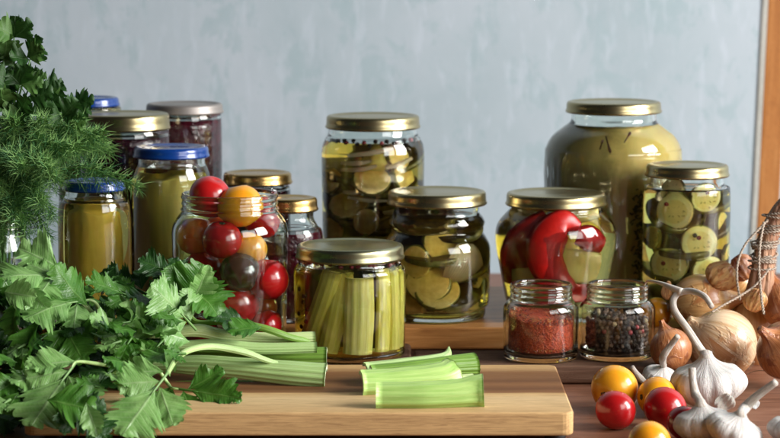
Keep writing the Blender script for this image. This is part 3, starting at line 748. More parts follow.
def loose(px, py, rp, mat, label, rot=(0.3, .3, 0), seed=0, scar=False, zs=0):
    d = 1.7
    for _ in range(6):
        r = rp * S(d, py); p = PY(px, py, d); d += ((zs + r * .97) - p.z) * -(d / (H - p.z)) * 1.0
    r = rp * S(d, py)
    tomato(PY(px, py, d), r, mat, label, 'tomatoes lying on the table', rot, seed, scar)
loose(614.5, 389, 24, TOM_YEL, 'large yellow tomato with dark stem scar beside the board', (1.75, 0, -.62), 1, True)
loose(615.5, 410, 20.5, TOM_RED, 'round red tomato in front of the large yellow one', (-.5, .4, 0), 2)
loose(657, 397, 20.5, TOM_YEL, 'yellow tomato behind the bright red one', (1.5, 0, -1.2), 3, True)
loose(665, 408, 22, TOM_RED, 'bright red tomato between yellow tomato and garlic', (-.4, .6, 0), 4)
loose(684, 423, 18, TOM_DEEP, 'dark red tomato half hidden by the short stemmed garlic', (-.4, .6, 0), 5)
loose(650, 442, 22, TOM_YEL, 'yellow tomato nearest the front edge', (-.4, .6, 0), 6)
# in the open jar
g = 'cherry tomatoes inside the open jar'
for i, (px, py, rp, m, lab, d, sc_) in enumerate([
    (210, 196, 18, TOM_RED, 'red tomato heaped at the rim of the open jar', 1.895, False),
    (240, 206, 19.5, TOM_YEL, 'yellow tomato heaped at the rim of the open jar', 1.885, False),
    (262, 220, 17, TOM_RED, 'red tomato just under the rim beside the yellow one', 1.915, False),
    (222, 240, 17, TOM_RED, 'red tomato with pale scar in the upper part of the jar', 1.875, True),
    (196, 236, 17, TOM_ORG, 'orange tomato at the left inside the open jar', 1.90, False),
    (249, 249, 15.5, TOM_YEL, 'yellow tomato at the middle of the open jar', 1.885, False),
    (240, 272, 18, TOM_DARK, 'dark green brown tomato in the open jar', 1.873, False),
    (267, 279, 19, TOM_RED, 'bright red tomato at the right inside the open jar', 1.880, False),
    (234, 304, 22, TOM_RED, 'big red tomato low in the open jar', 1.882, False),
    (203, 270, 17, TOM_RED, 'red tomato at the left inside the open jar', 1.895, False),
    (205, 300, 12, TOM_DEEP, 'small deep red tomato low at the left in the open jar', 1.872, False),
    (264, 306, 12, TOM_ORG, 'orange tomato low at the right in the open jar', 1.905, False),
    (266, 325, 14, TOM_RED, 'red tomato near the bottom right of the open jar', 1.878, False),
    (236, 341, 16, TOM_RED, 'red tomato at the bottom of the open jar', 1.895, False),
    (203, 332, 14, TOM_DEEP, 'deep red tomato at the bottom left of the open jar', 1.885, False),
    (228, 262, 14, TOM_ORG, 'orange tomato in the core of the open jar', 1.928, False),
    (222, 222, 13, TOM_ORG, 'orange tomato behind the red ones near the jar neck', 1.925, False),
    (256, 272, 14, TOM_DEEP, 'deep red tomato at the back of the open jar', 1.932, False),
]):
    P = PY(px, py, d); s = S(d, py); r = rp * s * 1.17
    tomato(P, r, m, lab, g, (random.uniform(-.4, .4), random.uniform(-.6, .6), 0) if not sc_ else (.25, .05, 0), 20 + i, sc_)

# ------------------------------------------------------------------ pickled contents
def in_jar(root, ang, rad, z):
    c = V(root.location); return V((c.x + rad * math.sin(ang), c.y - rad * math.cos(ang), z))
# jar K : celery sticks.  (px centre bottom, px centre top, ytop)
cK = V(jK.location); RK = jK['rin'] - .0012
stickdef = [(309, 334, 'leaning celery stick with a broad ribbed face'), (329, 345, 'leaning celery stick overlapping its neighbour'), (358, 360, 'widest upright pickled celery stick'), (380, 381, 'upright celery stick with parallel grooves'),
            (391, 390, 'pale celery stick lit at the side of the jar'), (401, 400, 'celery stick closest to the glass beside the cucumber jar')]
for i, (pb, pt, lab) in enumerate(stickdef):
    def pos(px, z):
        x = (px - 350) * S(1.897) * .93
        R = RK - .0085; x = max(-R, min(R, x))
        return V((cK.x + x, cK.y - math.sqrt(max(R * R - x * x, 0)) * (.97 if i % 2 == 0 else .80), z))
    zt = PY(350, 272 + (i % 3) * 3, 1.86).z
    A_, B_ = pos(pb, Z_PLANK + .008), pos(pt, zt)
    up = V(((B_.x - cK.x) * .9, B_.y - cK.y, 0)).normalized()
    w = [.0080, .0075, .0110, .0062, .0056, .0045][i]
    off = A_
    o = put('pickled_celery_stick', stalk_me([(A_ - off, w), ((A_ + B_) / 2 - off + V((.0006, 0, 0)), w * 1.03), (B_ - off, w * .95)], up, (STEM_PICK, STEM_PICK), 6, .6, name='pickled_celery_stick', nseg=14), None, off)
    tag(o, lab, 'celery stick', 'celery sticks pickled in the squat jar')
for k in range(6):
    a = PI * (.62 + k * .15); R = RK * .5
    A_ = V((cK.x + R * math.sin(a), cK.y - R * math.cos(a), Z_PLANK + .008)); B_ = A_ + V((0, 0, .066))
    o = put('pickled_celery_stick', stalk_me([(V((0, 0, 0)), .007), (B_ - A_, .007)], V((0, -1, 0)), (STEM_PSHADE, STEM_PSHADE), 6, name='pickled_celery_stick', nseg=8), None, A_)
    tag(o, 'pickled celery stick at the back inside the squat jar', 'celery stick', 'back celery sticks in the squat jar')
def ball_me(r, mat, seed, name='peppercorn'):
    bm = bmesh.new(); bmesh.ops.create_icosphere(bm, subdivisions=2, radius=r)
    for v in bm.verts: v.co *= 1 + .10 * noise.noise(v.co * (2.2 / r) + V((seed, 0, 0)))
    me = bpy.data.meshes.new(name); bm.to_mesh(me); bm.free(); me.materials.append(mat)
    me.polygons.foreach_set('use_smooth', [True] * len(me.polygons)); return me
pr = ball_me(.0021, PCORN_R, 1); pb_ = ball_me(.0021, PCORN, 2)
def corn(me, P, label, group):
    o = put('peppercorn', me, None, P); o.rotation_euler = (random.uniform(0, 6), random.uniform(0, 6), 0)
    tag(o, label, 'peppercorn', group)
for k in range(13):
    a = -1.2 + 2.4 * k / 12 + random.uniform(-.06, .06)
    corn(pr, in_jar(jK, a, jK['rin'] * .93 - .0028, PY(350, 265 + random.uniform(-1, 2.5), 1.86).z), 'pink peppercorn floating under the lid of the squat celery jar', 'pink peppercorns in the squat celery jar')
for k in range(10):
    a = -1.35 + .45 * random.random()
    corn(pb_, in_jar(jK, a, RK - .0025, Z_PLANK + .012 + k * .0052), 'dark spice grain against the left glass of the squat celery jar', 'dark spices in the squat celery jar')
for k in range(22):
    a = -1.5 + 3.0 * k / 21
    corn(pr if k % 3 == 0 else pb_, in_jar(jI, a, .0385 - (k % 2) * .003, PY(373, 143 + random.uniform(-1, 4), 2.06).z), 'peppercorn floating at the top of the tallest jar', 'peppercorns in the tallest jar')

def slice_me(r, th, flesh, seed, peel=PEEL, wav=.04):
    rnd = random.Random(seed); ph = rnd.uniform(0, 6)
    prof = [(0, 0), (r * .5, 0), (r * .90, .0002), (r * .975, .0006), (r, th * .3), (r, th * .7), (r * .975, th - .0006), (r * .90, th - .0002), (r * .5, th), (0, th)]
    def j(p, a, rr, z):
        k = 1 + wav * math.sin(2 * a + ph) + wav * .5 * math.sin(3 * a + ph * 2)
        return V((p.x * k, p.y * k, z + r * .05 * math.sin(a + ph) * (rr / r) ** 2))
    v, f = lathe(prof, 40, j); n = len(f)
    fm = []
    for q in f:
        zc = sum(math.hypot(v[i].x, v[i].y) for i in q) / len(q)
        fm.append(1 if zc > r * .965 else 0)
    return mesh_of('cucumber_slice', v, f, [flesh, peel], True, None, fm)
def slab(root, px, py, rp, label, group, flesh=SLICE, seed=0, yaw=0, pitch=0, din=.002, th=.005, cat='slice', name='cucumber_slice', mult=None):
    """slice facing the camera, just inside the glass"""
    c = V(root.location); R = root['rin'] - .0012
    P = PY(px, py, c.y); x = (P.x - c.x) * .93
    r = rp * S(c.y) * .98
    lim = math.sqrt(max(R * R - r * r * .8, 1e-6))
    x = max(-lim * .98, min(lim * .98, x))
    depth = math.sqrt(max((R * .985) ** 2 - (abs(x) + r * .55) ** 2, (R * .15) ** 2)) - din
    z = PY(px, py, c.y - depth).z
    me = slice_me(r, th, flesh, seed)
    if flesh is SLICE: me.transform(Matrix.Identity(4))
    nrm = V((math.sin(yaw + x / R * .7), -math.cos(yaw + x / R * .7), pitch)).normalized()
    m = basis(nrm.cross(V((0, 0, 1))), nrm, V((c.x + x, c.y - depth + th, z)))
    o = put(name, me, None, mat=m); tag(o, label, cat, group); return o
gN = 'zucchini slices in the tall narrow jar'
for i, (px, py, rp, lab, yaw, din) in enumerate([
    (673, 212, 18, 'round zucchini slice at the upper left of the narrow jar', -.1, 0), (700, 197, 15, 'zucchini slice just under the shoulder of the narrow jar', .1, .002),
    (694, 243, 18, 'middle zucchini slice carrying two dark peppercorns', .05, .001), (668, 265, 18, 'lower zucchini slice with one red peppercorn', -.1, 0),
    (702, 272, 17, 'bottom zucchini slice toward the post', .1, 0), (712, 225, 13, 'zucchini slice turned sideways at the right', .9, .006),
    (716, 255, 12, 'lower sideways zucchini slice at the right', .9, .008), (660, 238, 12, 'zucchini slice half turned at the left', -.9, .008), (672, 190, 12, 'top left zucchini slice in shade', -.3, .006)]):
    slab(jN, px, py, rp, lab, gN, SLICE, i, yaw, random.uniform(-.15, .15), din, .0045)
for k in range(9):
    o = put('cucumber_slice', slice_me(.023, .006, CORE_SHADE, 60 + k), None, mat=basis(V((1, .3 * math.sin(k), 0)), V((math.sin(k * 2), -.4, .9)), V(jN.location) + V((.012 * math.sin(k * 2.4), .010 * math.cos(k * 2.4), .014 + k * .0105))))
    tag(o, 'zucchini slice stacked in the shade-coloured core of the narrow jar', 'slice', 'inner zucchini slices in the narrow jar')
def front_corn(root, me, px, py, label, group, din=.0024):
    c = V(root.location); x = (PY(px, py, c.y).x - c.x) * .93; R = root['rin'] - din
    y = c.y - math.sqrt(max(R * R - x * x, 0)); corn(me, V((c.x + x, y, PY(px, py, y).z)), label, group)
for px, py, me, lab in [(690, 235, pb_, 'dark peppercorn at the left on the middle zucchini slice'), (694, 237.5, pr, 'dark peppercorn at the right on the middle zucchini slice'), (660, 263, pr, 'red peppercorn on the lower zucchini slice'),
                        (663, 204, pr, 'red peppercorn on the upper left zucchini slice'), (703, 193, pr, 'red peppercorn near the shoulder of the narrow jar')]:
    front_corn(jN, me, px, py, lab, 'peppercorns in the narrow zucchini jar', .0018)
gJ = 'cucumber slices in the ringed jar'
for i, (px, py, rp, lab, yaw, pit, din) in enumerate([
    (418, 263, 15, 'round cucumber slice at the left of the ringed jar', -.1, .0, 0), (428, 285, 21, 'large cucumber slice lying low in the ringed jar', 0, .5, .001), (436, 294, 21, 'cucumber slice stacked under the large low one', .1, .75, .003),
    (438, 245, 16, 'mossy green cucumber slice near the jar shoulder', .2, .2, .009), (470, 287, 15, 'cucumber slice standing on edge below the onion', .9, .2, .004), (400, 236, 13, 'cucumber slice pressed in the left shoulder', -.5, .1, .006),
    (460, 305, 14, 'dark cucumber slice near the jar base', .3, .9, .002), (415, 306, 15, 'cucumber slice at the bottom left of the ringed jar', -.2, .6, .004)]):
    slab(jJ, px, py, rp, lab, gJ, SLICE_D if i in (3, 4, 6, 7) else m_slice() if False else SLICE_D, 70 + i, yaw, pit, din, .006)
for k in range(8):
    o = put('cucumber_slice', slice_me(.027, .006, CORE_SHADE, 90 + k), None, mat=basis(V((1, .3 * math.sin(k), 0)), V((math.sin(k * 2) * .6, -.4, .9)), V(jJ.location) + V((.014 * math.sin(k * 2.4), .012 * math.cos(k * 2.4), .014 + k * .0105))))
    tag(o, 'cucumber slice stacked in the shade-coloured core of the ringed jar', 'slice', 'inner cucumber slices in the ringed jar')
# onion wedge fan
def shell(name, P, R, a0, a1, h0, h1, th, mats, up=V((0, 0, 1)), facing=V((0, -1, 0)), ridges=0, nu=40, nv=14, bulge=.0, tap=.0):
    """curved thick sheet (piece of a sphere-ish shell), convex towards 'facing'"""
    vs, fs, uv = [], [], []
    for side in (0, 1):
        rr = R - th * side
        for i in range(nu + 1):
            u = i / nu; a = a0 + (a1 - a0) * u
            for j in range(nv + 1):
                v = j / nv; b = h0 + (h1 - h0) * v
                w = 1 - tap * abs(2 * v - 1) ** 2
                q = rr * (1 + (ridges and .02 * math.cos(u * ridges * 2 * PI) or 0)) * (1 + bulge * math.sin(v * PI * 2 + u * 3))
                vs.append(V((q * math.sin(a * w) * math.cos(b), -q * math.cos(a * w) * math.cos(b), q * math.sin(b)))); uv.append((u, v))
    M = (nu + 1) * (nv + 1); st_ = nv + 1
    for i in range(nu):
        for j in range(nv):
            q = (i * st_ + j, (i + 1) * st_ + j, (i + 1) * st_ + j + 1, i * st_ + j + 1)
            fs.append(q); fs.append(tuple(M + x for x in q[::-1]))
    for i in range(nu):
        a, b = i * st_, (i + 1) * st_; fs.append((a, M + a, M + b, b)); a += nv; b += nv; fs.append((a, b, M + b, M + a))
    for j in range(nv):
        a, b = j, j + 1; fs.append((a, b, M + b, M + a)); a += nu * st_; b += nu * st_; fs.append((a, M + a, M + b, b))
    z = up.normalized(); y = -(facing - z * facing.dot(z)).normalized(); x = y.cross(z)
    m = Matrix((x, y, z)).transposed().to_4x4(); m.translation = P
    o = put(name, mesh_of(name, vs, fs, mats, True, uv), None, mat=m); return o
cJ = V(jJ.location)
for k in range(4):
    o = shell('onion_layer', cJ + V((.0105 + .0012 * k, -.0135 + .0050 * k, .054 - .0015 * k)), .0205 - .001 * k, -.75, .85, -1.0, 1.0, .0016, ONIONW, V((.45, 0, 1)), V((.75, -1, 0)), 14, tap=.25)
    tag(o, ['outermost pale onion layer pressed to the glass of the ringed jar', 'second pale onion layer in the ringed jar', 'third pale onion layer in the ringed jar', 'innermost pale onion layer in the ringed jar'][k], 'onion layer', 'onion layers in the ringed jar')
# jar I contents
cI = V(jI.location); gI = 'onion and cucumber pickles in the tallest jar'
for i, (px, py, rp, lab, yaw, pit, din, fl) in enumerate([
    (398, 178, 17, 'cucumber slice on edge at the right of the tallest jar', .8, .3, .003, SLICE_D), (336, 183, 14, 'cucumber slice at the left of the tallest jar', -.3, .6, .001, SLICE_D), (372, 183, 18, 'cucumber slice lying below the garlic bulb', 0, .9, .001, SLICE_D),
    (405, 195, 14, 'amber cucumber slice above the ringed jar', .4, .4, .003, SLICE_D), (350, 208, 20, 'broad cucumber slice in the lower half', -.1, 1.2, .002, SLICE_D), (366, 222, 13, 'round cucumber slice low in the tallest jar', .1, .1, .0, SLICE_D),
    (338, 232, 14, 'dim cucumber slice at the lower left of the tallest jar', -.4, .2, .004, SLICE_D), (395, 160, 12, 'yellow slice under the shoulder of the tallest jar', .4, .5, .005, SLICE_D)]):
    slab(jI, px, py, rp, lab, gI, fl, 100 + i, yaw, pit, din, .005)
for i, (px0, py0, px1, py1) in enumerate([(345, 156, 402, 147), (338, 163, 372, 161), (338, 170, 378, 166), (345, 197, 395, 200), (388, 168, 416, 158), (340, 192, 365, 190), (385, 213, 414, 206)]):
    def q(px, py):
        x = (PY(px, py, 2.1).x - cI.x) * .82; R = jI['rin'] - .004; y = cI.y - math.sqrt(max(R * R - x * x, 0)); return V((cI.x + x, y, PY(px, py, y).z))
    a, b = q(px0, py0), q(px1, py1); m_ = q((px0 + px1) / 2, (py0 + py1) / 2 + 2)
    off = a
    o = put('onion_strip', stalk_me([(a - off, .0022), (m_ - off, .0034), (b - off, .0022)], V((0, -.3, 1)), (ONIONW, ONIONW), 3, name='onion_strip', nseg=12), None, off)
    tag(o, ['long pale onion strip just under the fill line', 'short onion strip at the left', 'onion strip beside the garlic bulb', 'onion strip across the middle of the tallest jar', 'onion strip slanting up at the right', 'onion strip under the left cucumber slice', 'onion strip low at the right'][i], 'onion strip', 'onion strips in the tallest jar')
v, f = lathe([(0, 0), (.006, .001), (.0115, .006), (.012, .011), (.008, .018), (.003, .022), (0, .024)], 40, lambda p, a, r, z: V((p.x * (1 + .06 * abs(math.cos(a * 3))), p.y * (1 + .06 * abs(math.cos(a * 3))), p.z)))
o = put('garlic_bulb', mesh_of('garlic_bulb', v, f, PEAR), None, in_jar(jI, .15, .022, PY(380, 174, 2.07).z)); tag(o, 'pale yellow pickled garlic bulb near the top of the tallest jar', 'garlic')
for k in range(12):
    o = put('cucumber_slice', slice_me(.030, .006, CORE_SHADE, 120 + k), None, mat=basis(V((1, .3 * math.sin(k), 0)), V((math.sin(k * 2) * .6, -.4, .9)), V(jI.location) + V((.014 * math.sin(k * 2.4), .012 * math.cos(k * 2.4), .014 + k * .0105))))
    tag(o, 'cucumber slice stacked in the shade-coloured core of the tallest jar', 'slice', 'inner cucumber slices in the tallest jar')
# jar L peppers
cL = V(jL.location); zL = lambda py: PY(555, py, 1.965).z - Z_STEP
gL = 'pepper pieces in the pot bellied jar'
RL = jL['rin']
def pep(dx, dy, py, R, a0, a1, h0, h1, mat, lab, up=V((0, 0, 1)), fc=V((0, -1, 0)), th=.0035, tap=.1, bulge=.05):
    o = shell('pepper_piece', V((cL.x + dx, cL.y + dy, Z_STEP + zL(py))), R, a0, a1, h0, h1, th, mat, up, fc, 0, 36, 16, bulge, tap); tag(o, lab, 'pepper', gL)
def ribbon(pts, lab, mat, th=.28, up=V((0, -1, .15)), din=.006):
    nd = []
    for px, py, w in pts:
        x = (PY(px, py, cL.y).x - cL.x) * .86; z = PY(px, py, cL.y - .035).z
        R_ = (jL['rin'] if 220 < py < 262 else jL['rin'] * .88) - din; y = cL.y - math.sqrt(max(R_ * R_ - x * x, 1e-5)); nd.append((V((cL.x + x, y, z)), w * 1.35 * S(2.0)))
    off = nd[0][0]
    o = put('pepper_piece', stalk_me([(p - off, w) for p, w in nd], up, (mat, mat), 1, 1.7, th, name='pepper_piece', nseg=40), None, off); tag(o, lab, 'pepper', gL)
ribbon([(546, 218, 8), (528, 234, 13), (512, 256, 14), (510, 284, 8)], 'broad flat dark red pepper piece slanting at the left', PEP_RED, din=.010)
ribbon([(578, 228, 5), (560, 222, 10), (543, 236, 13), (539, 256, 13), (551, 276, 11), (568, 292, 7)], 'large red pepper strip curled like a hook in the middle', PEP_RED, din=.004)
ribbon([(574, 234, 6), (590, 238, 9), (604, 246, 6)], 'short red pepper strip at the right', PEP_RED, din=.003)
pep(.012, -.008, 264, .032, -.55, .85, -.55, .40, PEP_PALE, 'large pale yellow pepper piece low at the right', V((.1, 0, 1)), bulge=.03)
pep(-.016, -.003, 277, .029, -.9, .7, -.6, .3, PEP_PALE, 'yellow pepper piece low at the left', V((-.2, 0, 1)))
pep(-.020, 0, 222, .026, -1.0, .4, -.2, .5, PEP_PALE, 'pale pepper piece at the top left shoulder', V((.2, 0, 1)))
pep(.018, -.004, 221, .027, -.5, .8, -.2, .5, PEP_PALE, 'pale pepper piece at the top right shoulder', V((-.3, 0, 1)))
pep(.004, -.008, 292, .028, -.8, .9, -.35, .25, PEP_RED, 'red pepper piece at the jar bottom')
pep(0, .012, 250, .030, -1.4, 1.4, -.9, .9, PEP_PALE, 'big pale pepper half at the back of the jar', th=.004)
# jar M : cloudy mass
cM = V(jM.location)
zs_ = lambda py: PY(612, py, 2.125).z - Z_STEP
def mj(p, a, r, z):
    k = 1 + .045 * noise.noise(V((math.cos(a) * 2.2, math.sin(a) * 2.2, z * 14))) + .02 * math.sin(a * 5 + 1)
    return V((p.x * k, p.y * k, p.z + .004 * noise.noise(V((p.x * 40, p.y * 40, 3)))))
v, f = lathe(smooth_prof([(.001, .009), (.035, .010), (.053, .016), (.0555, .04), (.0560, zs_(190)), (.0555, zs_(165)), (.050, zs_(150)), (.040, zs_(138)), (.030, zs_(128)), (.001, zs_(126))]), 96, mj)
def m_shaded_filling():
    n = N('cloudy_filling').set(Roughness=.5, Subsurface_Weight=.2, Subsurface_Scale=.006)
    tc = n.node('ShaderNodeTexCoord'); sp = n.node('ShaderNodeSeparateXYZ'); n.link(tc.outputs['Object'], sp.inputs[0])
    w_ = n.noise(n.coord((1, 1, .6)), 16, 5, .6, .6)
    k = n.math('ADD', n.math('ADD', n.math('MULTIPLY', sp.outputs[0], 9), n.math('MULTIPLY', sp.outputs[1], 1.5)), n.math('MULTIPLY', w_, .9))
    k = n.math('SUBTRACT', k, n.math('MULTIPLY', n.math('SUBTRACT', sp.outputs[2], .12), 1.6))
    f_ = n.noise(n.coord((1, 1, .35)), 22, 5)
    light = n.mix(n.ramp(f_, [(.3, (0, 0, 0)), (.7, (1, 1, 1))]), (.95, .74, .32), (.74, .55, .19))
    dark = n.mix(n.ramp(f_, [(.3, (0, 0, 0)), (.7, (1, 1, 1))]), (.36, .28, .10), (.20, .155, .05))  # left side coloured dark for the dim surroundings refracted through the brine
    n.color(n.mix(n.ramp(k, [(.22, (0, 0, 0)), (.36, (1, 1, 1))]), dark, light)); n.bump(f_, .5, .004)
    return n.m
put('cloudy_filling', mesh_of('cloudy_filling', v, f, m_shaded_filling()), jM)
zM = lambda py: PY(612, py, 2.07).z
for i, (x0, y0, x1, y1) in enumerate([(598, 137, 604, 154), (591, 150, 594, 140), (619, 143, 627, 132)]):
    def q(px, py):
        x = (PY(px, py, 2.125).x - cM.x) * .82; R = .0555 if y0 > 140 else .050; y = cM.y - math.sqrt(R * R - x * x); return V((cM.x + x, y, PY(px, py, y).z))
    a, b = q(x0, y0), q(x1, y1); v, f = tube([V((0, 0, 0)), (b - a) * .5, (b - a) * .85, b - a], [.0006, .0007, .0013, .0006], 8)
    o = put('clove', mesh_of('clove', v, f, CLOVE), None, a); tag(o, ['long brown clove hanging in the middle of the biggest jar', 'short brown clove at the left in the biggest jar', 'slanting brown clove at the right in the biggest jar'][i], 'clove', 'cloves in the biggest jar')
# seedy dill head strip in jar M
vs_, fs_ = [], []
rs = random.Random(3)
for k in range(150):
    px, py = 637 + rs.gauss(0, 4), rs.uniform(190, 285); x = (PY(px, py, 2.125).x - cM.x) * .82; R = .0585; y = cM.y - math.sqrt(R * R - x * x)
    p = V((cM.x + x, y, PY(px, py, y).z)); v, f = tube([p, p + V((rs.uniform(-1, 1), 0, rs.uniform(-1, 1))).normalized() * .003], [.0007, .0009], 5, 2)
    o_ = len(vs_); vs_ += v; fs_ += [tuple(i + o_ for i in q_) for q_ in f]
c0 = V((cM.x + .02, cM.y - .05, Z_STEP + .03))
o = put('dill_seeds', mesh_of('dill_seeds', [v - c0 for v in vs_], fs_, m_plain('seeds', (.26, .22, .06), (.14, .10, .03), .6, 300)), None, c0); tag(o, 'scatter of tiny dill seeds along the lit side of the biggest jar', 'seeds', kind='stuff')

# ------------------------------------------------------------------ spices
cO = V(jO.location); rO = jO['rin'] - .0006
zt = PY(541, 322, 1.86).z - Z_PLANK
def fj(p, a, r, z):
    if z > zt - .006: return V((p.x, p.y, z + .0035 * math.cos(a - 2.6) * (r / rO) + .0012 * noise.noise(p * 160)))
    return p
v, f = lathe([(0, .0062), (rO * .8, .0064), (rO * .96, .009), (rO, .013), (rO, .02), (rO, zt - .008), (rO, zt), (rO * .85, zt + .0008), (rO * .6, zt + .001), (rO * .3, zt + .002), (0, zt + .002)], 72, fj)
parts = [(v, f)]; fm = [0] * len(f); rs = random.Random(9)
for k in range(3200):
    if k < 2200:
        a = rs.uniform(0, 2 * PI); z = rs.uniform(.009, zt + .002); p = V((rO * math.cos(a), rO * math.sin(a), z)); nn = V((math.cos(a), math.sin(a), 0)); p -= nn * .0003
    else:
        a = rs.uniform(0, 2 * PI); r = rO * math.sqrt(rs.random()) * .98; p = V((r * math.cos(a), r * math.sin(a), zt + .0015 + .0035 * math.cos(a - 2.6) * (r / rO))); nn = V((rs.uniform(-.5, .5), rs.uniform(-.5, .5), 1)).normalized()
    s_ = rs.uniform(.0005, .0014); t_ = nn.orthogonal().normalized(); t_ = Matrix.Rotation(rs.uniform(0, 6.3), 3, nn) @ t_; b_ = nn.cross(t_)
    q_ = [p + t_ * s_, p + b_ * s_ * .6, p - t_ * s_, p - b_ * s_ * .6, p + nn * .0005]
    parts.append((q_, [(0, 1, 4), (1, 2, 4), (2, 3, 4), (3, 0, 4)])); c_ = 1 if rs.random() < .22 else (2 if rs.random() < .35 else 0); fm += [c_] * 4
v, f = merge(parts)
o = put('chili_flakes', mesh_of('chili_flakes', v, f, [FLAKE, FLAKE2, m_plain('chili_dark', (.16, .012, .006), (.07, .008, .004), .5, 300)], False, None, fm), None, cO)
tag(o, 'coarse red chili flakes filling the small open jar', 'chili flakes', kind='stuff')
cP = V(jP.location); rP = jP['rin'] - .0006
ztp = PY(618, 322, 1.86).z - Z_PLANK
v, f = lathe([(0, .0062), (rP * .7, .0064), (rP * .84, .012), (rP * .84, ztp - .004), (0, ztp - .002)], 48)
o = put('peppercorn_core', mesh_of('peppercorn_core', v, f, PCORN), None, cP); tag(o, 'dense dark mass of peppercorns inside the second spice jar', 'peppercorns', kind='stuff')
pm = [ball_me(.0022, PCORN, 5), ball_me(.0021, PCORN, 6), ball_me(.0023, PCORN_B, 7), ball_me(.0021, PCORN_B, 11), ball_me(.0021, PCORN_W, 8), ball_me(.0022, PCORN_R, 9)]
spots = []
z = .0095; row = 0
while z < ztp + .001:
    rr = rP - .0024 - (.002 if z < .011 else 0); n = int(2 * PI * rr / .0043)
    for k in range(n):
        a = 2 * PI * (k + .5 * (row % 2)) / n
        if abs(((a + PI) % (2 * PI)) - PI) < 1.95: spots.append(in_jar(jP, a + random.uniform(-.03, .03), rr - random.uniform(0, .0007), Z_PLANK + z + random.uniform(-.0006, .0006)))
    z += .0038; row += 1
for k in range(60):
    r = rP * math.sqrt(random.random()) * .86; spots.append(in_jar(jP, random.uniform(-PI, PI), r, Z_PLANK + ztp + .0004 + random.uniform(0, .0016)))
print('peppercorns', len(spots))
top = cP.z + ztp
for p in spots[:296]:
    hi = p.z > top - .012
    q = random.random()
    if hi and q < .05: me, lab = pm[4], 'pale cream peppercorn among the black ones in the spice jar'
    elif hi and q < .09: me, lab = pm[5], 'reddish peppercorn among the black ones in the spice jar'
    elif q < (.5 if hi else .25): me, lab = pm[2 + (q < .2)], 'brown peppercorn among the black ones in the spice jar'
    else: me, lab = pm[q < .7], 'black wrinkled peppercorn in the open spice jar'
    corn(me, p, lab, 'peppercorns in the open spice jar')

# ------------------------------------------------------------------ garlic, onions
def bulb_me(r, h, lobes, mat, seed, neck=.16, lobe_amp=.12, name='bulb', flat=.12):
    vs, fs, uv = [], [], []; rnd = random.Random(seed); ph = rnd.uniform(0, 6); NS, NV = 96, 40
    am = [rnd.uniform(.6, 1.3) for _ in range(lobes)]
    for i in range(NV + 1):
        t = i / NV
        # profile
        if t < .75:
            u = t / .75; rr = r * math.sin(PI * (.10 + u * .62)) ** .8; z = h * (u ** 1.0) * .68
        else:
            u = (t - .75) / .25; r75 = r * math.sin(PI * .72) ** .8; rr = r75 + (r * neck - r75) * (1 - (1 - u) ** 2.0); z = h * (.68 + .32 * u ** 1.15)
        if i == 0: rr = r * .12
        for j in range(NS):
            a = 2 * PI * j / NS
            la = (a * lobes / (2 * PI) + ph) % lobes; li = int(la) % lobes; fr = la - int(la)
            k = 1 + lobe_amp * am[li] * (abs(math.sin(PI * fr)) ** .6 - .5) * math.sin(PI * min(1, t * 1.15)) ** .7
            k += .012 * noise.noise(V((math.cos(a) * 3, math.sin(a) * 3, t * 4 + seed)))
            vs.append(V((rr * k * math.cos(a), rr * k * math.sin(a), z - h * .0))); uv.append((j / NS, t))
    for i in range(NV):
        for j in range(NS):
            j2 = (j + 1) % NS; fs.append((i * NS + j, i * NS + j2, (i + 1) * NS + j2, (i + 1) * NS + j))
    fs.append(tuple(range(NS))[::-1]); fs.append(tuple(NV * NS + j for j in range(NS)))
    return mesh_of(name, vs, fs, mat, True, uv)
def tube_uv(path, rad, mat, name, seg=14, ridge=.06, seed=0):
    n = (len(path) - 1) * 8
    v, f = tube(path, rad, seg, n)
    uv = [((i % seg) / seg * .35, (i // seg) / n * 2) for i in range(len(v))]
    return mesh_of(name, v, f, mat, True, uv)
def garlic(label, px, py, rp, hp, tilt, stem, lobes=9, seed=0, d=None, zb=0, sr=(5, 3.2, 3, 3)):
    """px,py centre of bulb; rp radius px, hp height px"""
    if d is None:
        d = 1.7
        for _ in range(8):
            p = PY(px, py, d); d += ((zb + rp * S(d, py) * .80) - p.z) * -(d / (H - p.z))
    s = S(d, py); P = PY(px, py, d); r, h = rp * s, hp * s
    R = Matrix.Rotation(tilt[0], 4, 'X') @ Matrix.Rotation(tilt[1], 4, 'Y')
    base = P - (R @ V((0, 0, h * .42)))
    root = empty('garlic_bulb', base, label, 'garlic', 'garlic bulbs beside the onions')
    m = R.copy()
    put('bulb', bulb_me(r, h, lobes, GARLIC, seed), root, mat=m)
    top = R @ V((0, 0, h * .93))
    pts = [top - (R @ V((0, 0, h * .12)))] + [top] + [PY(a, b, c) - base for a, b, c in stem]
    rad = [r * .26, r * .17] + [q * s * .85 for q in sr[:len(stem)]]
    put('stem', tube_uv(pts, rad, GARLIC_ST, 'stem'), root)
    rp_ = []
    for k in range(26):
        a = k * 2.4; q = r * .14 * (k % 5) / 4
        b0 = V((q * math.cos(a), q * math.sin(a), .0005)); rp_.append(tube([b0, b0 + V((math.cos(a) * .0016, math.sin(a) * .0016, -.0012))], [.0004, .0002], 5, 2))
    v, f = merge(rp_); put('roots', mesh_of('roots', v, f, ROOT), root, mat=m)
    return d
dg = garlic('largest garlic bulb with a long hooked dry stem', 708, 383, 37, 55, (.05, -.08), [(702, 352, 1.742), (688, 330, 1.745), (674, 309, 1.755), (676, 295, 1.76), (690, 291, 1.755), (704, 296, 1.74), (712, 307, 1.73)], 11, 1, sr=(5.5, 4.5, 4.2, 4, 3.8, 3.6, 3.2))
print('garlic depth', dg)
